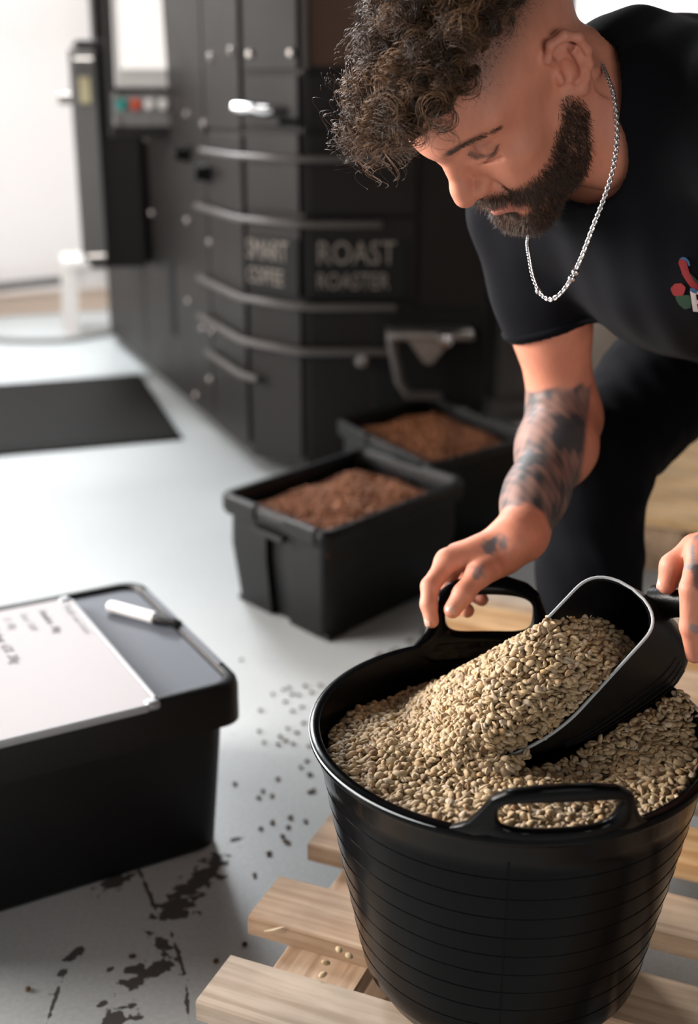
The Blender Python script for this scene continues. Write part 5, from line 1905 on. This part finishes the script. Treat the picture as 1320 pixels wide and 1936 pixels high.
curls, ccol, crad = [], [], []
wgt = sstep(-.002, .006, scalp_z(fq)) * (np.abs(fq[:, 0]) < .085)
KP = 40
fronts = sstep(-.004, .004, scalp_z(fq)) * sstep(.060, .080, fq[:, 1]) * sstep(.055, .035, np.abs(fq[:, 0]))
for hang, gi in [(0, g_) for g_ in pick(wgt, 420)] + [(1, g_) for g_ in pick(fronts, 60)]:
    root = fc[gi]; nrm = fn[gi]; qq = fq[gi]
    front = np.clip((qq[1] + .02) / .10, 0, 1)
    L = rng.uniform(.040, .066) * (.45 + .55 * np.clip(scalp_z(qq[None])[0] / .022, 0, 1)) * (.68 + .62 * front ** 1.5)
    fall = A3(0, 0, -1) * (.20 + .55 * front) + hfwd * (.25 + .25 * front) + rng.normal(0, .22, 3)
    if hang:
        base_col = A3(.17, .092, .043) * rng.uniform(.5, 1.3)
        L = rng.uniform(.055, .085)
        fall = A3(.18, 0, -1) * .85 + hup * .12 + rng.normal(0, .15, 3)
    rh = rng.uniform(.0050, .0105); turns = L / rng.uniform(.018, .032); ph = rng.uniform(0, 6.28); hand = rng.choice([-1, 1])
    base_col = A3(.045, .0235, .0125) * rng.uniform(.6, 1.5)
    if rng.random() < .30: base_col = A3(.135, .072, .034) * rng.uniform(.8, 1.3)
    for s_ in range(11):
        t = np.linspace(0, 1, KP)
        o = rng.normal(0, .0013, 3)
        d0 = nrm + rng.normal(0, .10, 3)
        dirv = d0[None] * (1 - t[:, None] * .75) + fall[None] * (t[:, None] ** 1.1)
        dirv /= np.linalg.norm(dirv, axis=1, keepdims=True)
        path = root + o + np.cumsum(dirv, 0) * (L * rng.uniform(.8, 1.1) / KP)
        ax = np.gradient(path, axis=0); ax /= np.linalg.norm(ax, axis=1, keepdims=True)
        u = np.cross(ax, A3(.3, .5, .81)); u /= np.linalg.norm(u, axis=1, keepdims=True); v = np.cross(ax, u)
        a = ph + hand * 2 * PI * turns * t + rng.normal(0, .15)
        rr_ = (rh + rng.normal(0, .0008)) * np.clip(t * 4, 0, 1)
        curls.append(path + (u * np.cos(a)[:, None] + v * np.sin(a)[:, None]) * rr_[:, None])
        ccol.append(base_col * rng.uniform(.7, 1.4)); crad.append(rng.uniform(.00028, .00046))
hair_o = strands('hair', curls, crad, MATS['hair_strand'], np.array(ccol), None)
tag(hair_o, kind='stuff')

# beard, brows and the cropped sides: short single hairs
short, scol, srad = [], [], []
bw = beard_mask(fq)
for gi in pick(bw, 14000):
    qq = fq[gi]
    L = rng.uniform(.005, .0095) * (1.05 if qq[2] < -.075 else 1.0) * (.6 if qq[2] > -.01 else 1.0)
    d = fn[gi] * .55 - hup * .75 + hfwd * .15 + rng.normal(0, .32, 3); d /= np.linalg.norm(d)
    c2 = rng.normal(0, .35, 3)
    t = np.linspace(0, 1, 4)
    p = fc[gi] + rng.normal(0, .0006, 3)
    short.append(p + d * (t[:, None] * L) + c2 * (t[:, None] ** 2) * L * .35)
    scol.append((A3(.036, .019, .011) if rng.random() < .78 else A3(.12, .056, .028)) * rng.uniform(.6, 1.4)); srad.append(.00022)
sw_ = sstep(-.034, .004, scalp_z(fq)) ** 2 * sstep(.075, .05, fq[:, 1])
for gi in pick(sw_ + 1e-9, 15000):
    L = .0012 + .008 * np.clip((scalp_z(fq[gi:gi + 1])[0] + .03) / .05, 0, 1) ** 1.5
    d = fn[gi] * .5 + hfwd * .25 - hup * .35 + rng.normal(0, .25, 3); d /= np.linalg.norm(d)
    t = np.linspace(0, 1, 4)
    short.append(fc[gi] + d * (t[:, None] * L) + rng.normal(0, .3, 3) * (t[:, None] ** 2) * L * .35)
    scol.append(A3(.055, .032, .021) * rng.uniform(.6, 1.4)); srad.append(.00011)
beard_o = strands('beard', short, srad, MATS['hair_strand'], np.array(scol), None)
tag(beard_o, kind='stuff')
brows, bcol = [], []
for sx in (-1, 1):
    for _ in range(300):
        tb = rng.random() ** 1.3
        target = A3(sx * (.019 + .047 * tb), .10, .0375 + .022 * tb - .021 * tb * tb + rng.normal(0, .0016 * (1 - .5 * tb)))
        cand = np.argmin(np.abs(fq[:, 0] - target[0]) + np.abs(fq[:, 2] - target[2]) + np.where(fq[:, 1] > .04, 0, 1))
        d = fn[cand] * .35 + (hright * sx) * .8 + hup * (.35 - .5 * tb) + rng.normal(0, .15, 3); d /= np.linalg.norm(d)
        L = rng.uniform(.005, .009)
        t = np.linspace(0, 1, 4)
        brows.append(fc[cand] + rng.normal(0, .0004, 3) + d * (t[:, None] * L) - fn[cand] * (t[:, None] ** 2) * L * .25)
        bcol.append(A3(.060, .032, .019) * rng.uniform(.6, 1.3))
    for k in range(46):                                     # lashes along the lowered lid
        tb = k / 45
        lx, lz = .0235 + .0305 * tb, .0205 - .0095 * math.sin(PI * min(1, tb * .92 + .04))
        ys = np.linspace(.10, .05, 200)
        fy = f_head(from_head(np.stack([np.full(200, sx * lx), ys, np.full(200, lz)], 1)))
        hit = np.where(fy < 0)[0]
        b0 = A3(sx * lx, ys[hit[0]] if len(hit) else .08, lz)
        d = A3(sx * (.6 * (tb - .2)), .45, -.75); d /= np.linalg.norm(d)
        t = np.linspace(0, 1, 4)
        brows.append(from_head(b0[None] + d * (t[:, None] * .0055) + A3(0, 0, 1) * (t[:, None] ** 2) * .002))
        bcol.append(A3(.015, .010, .008))
brow_o = strands('eyebrows', brows, [.00017] * len(brows), MATS['hair_strand'], np.array(bcol), None)
tag(brow_o, kind='stuff')
print('triangles about', sum(len(o_.data.polygons) * 2 for o_ in bpy.data.objects if o_.type == 'MESH'))
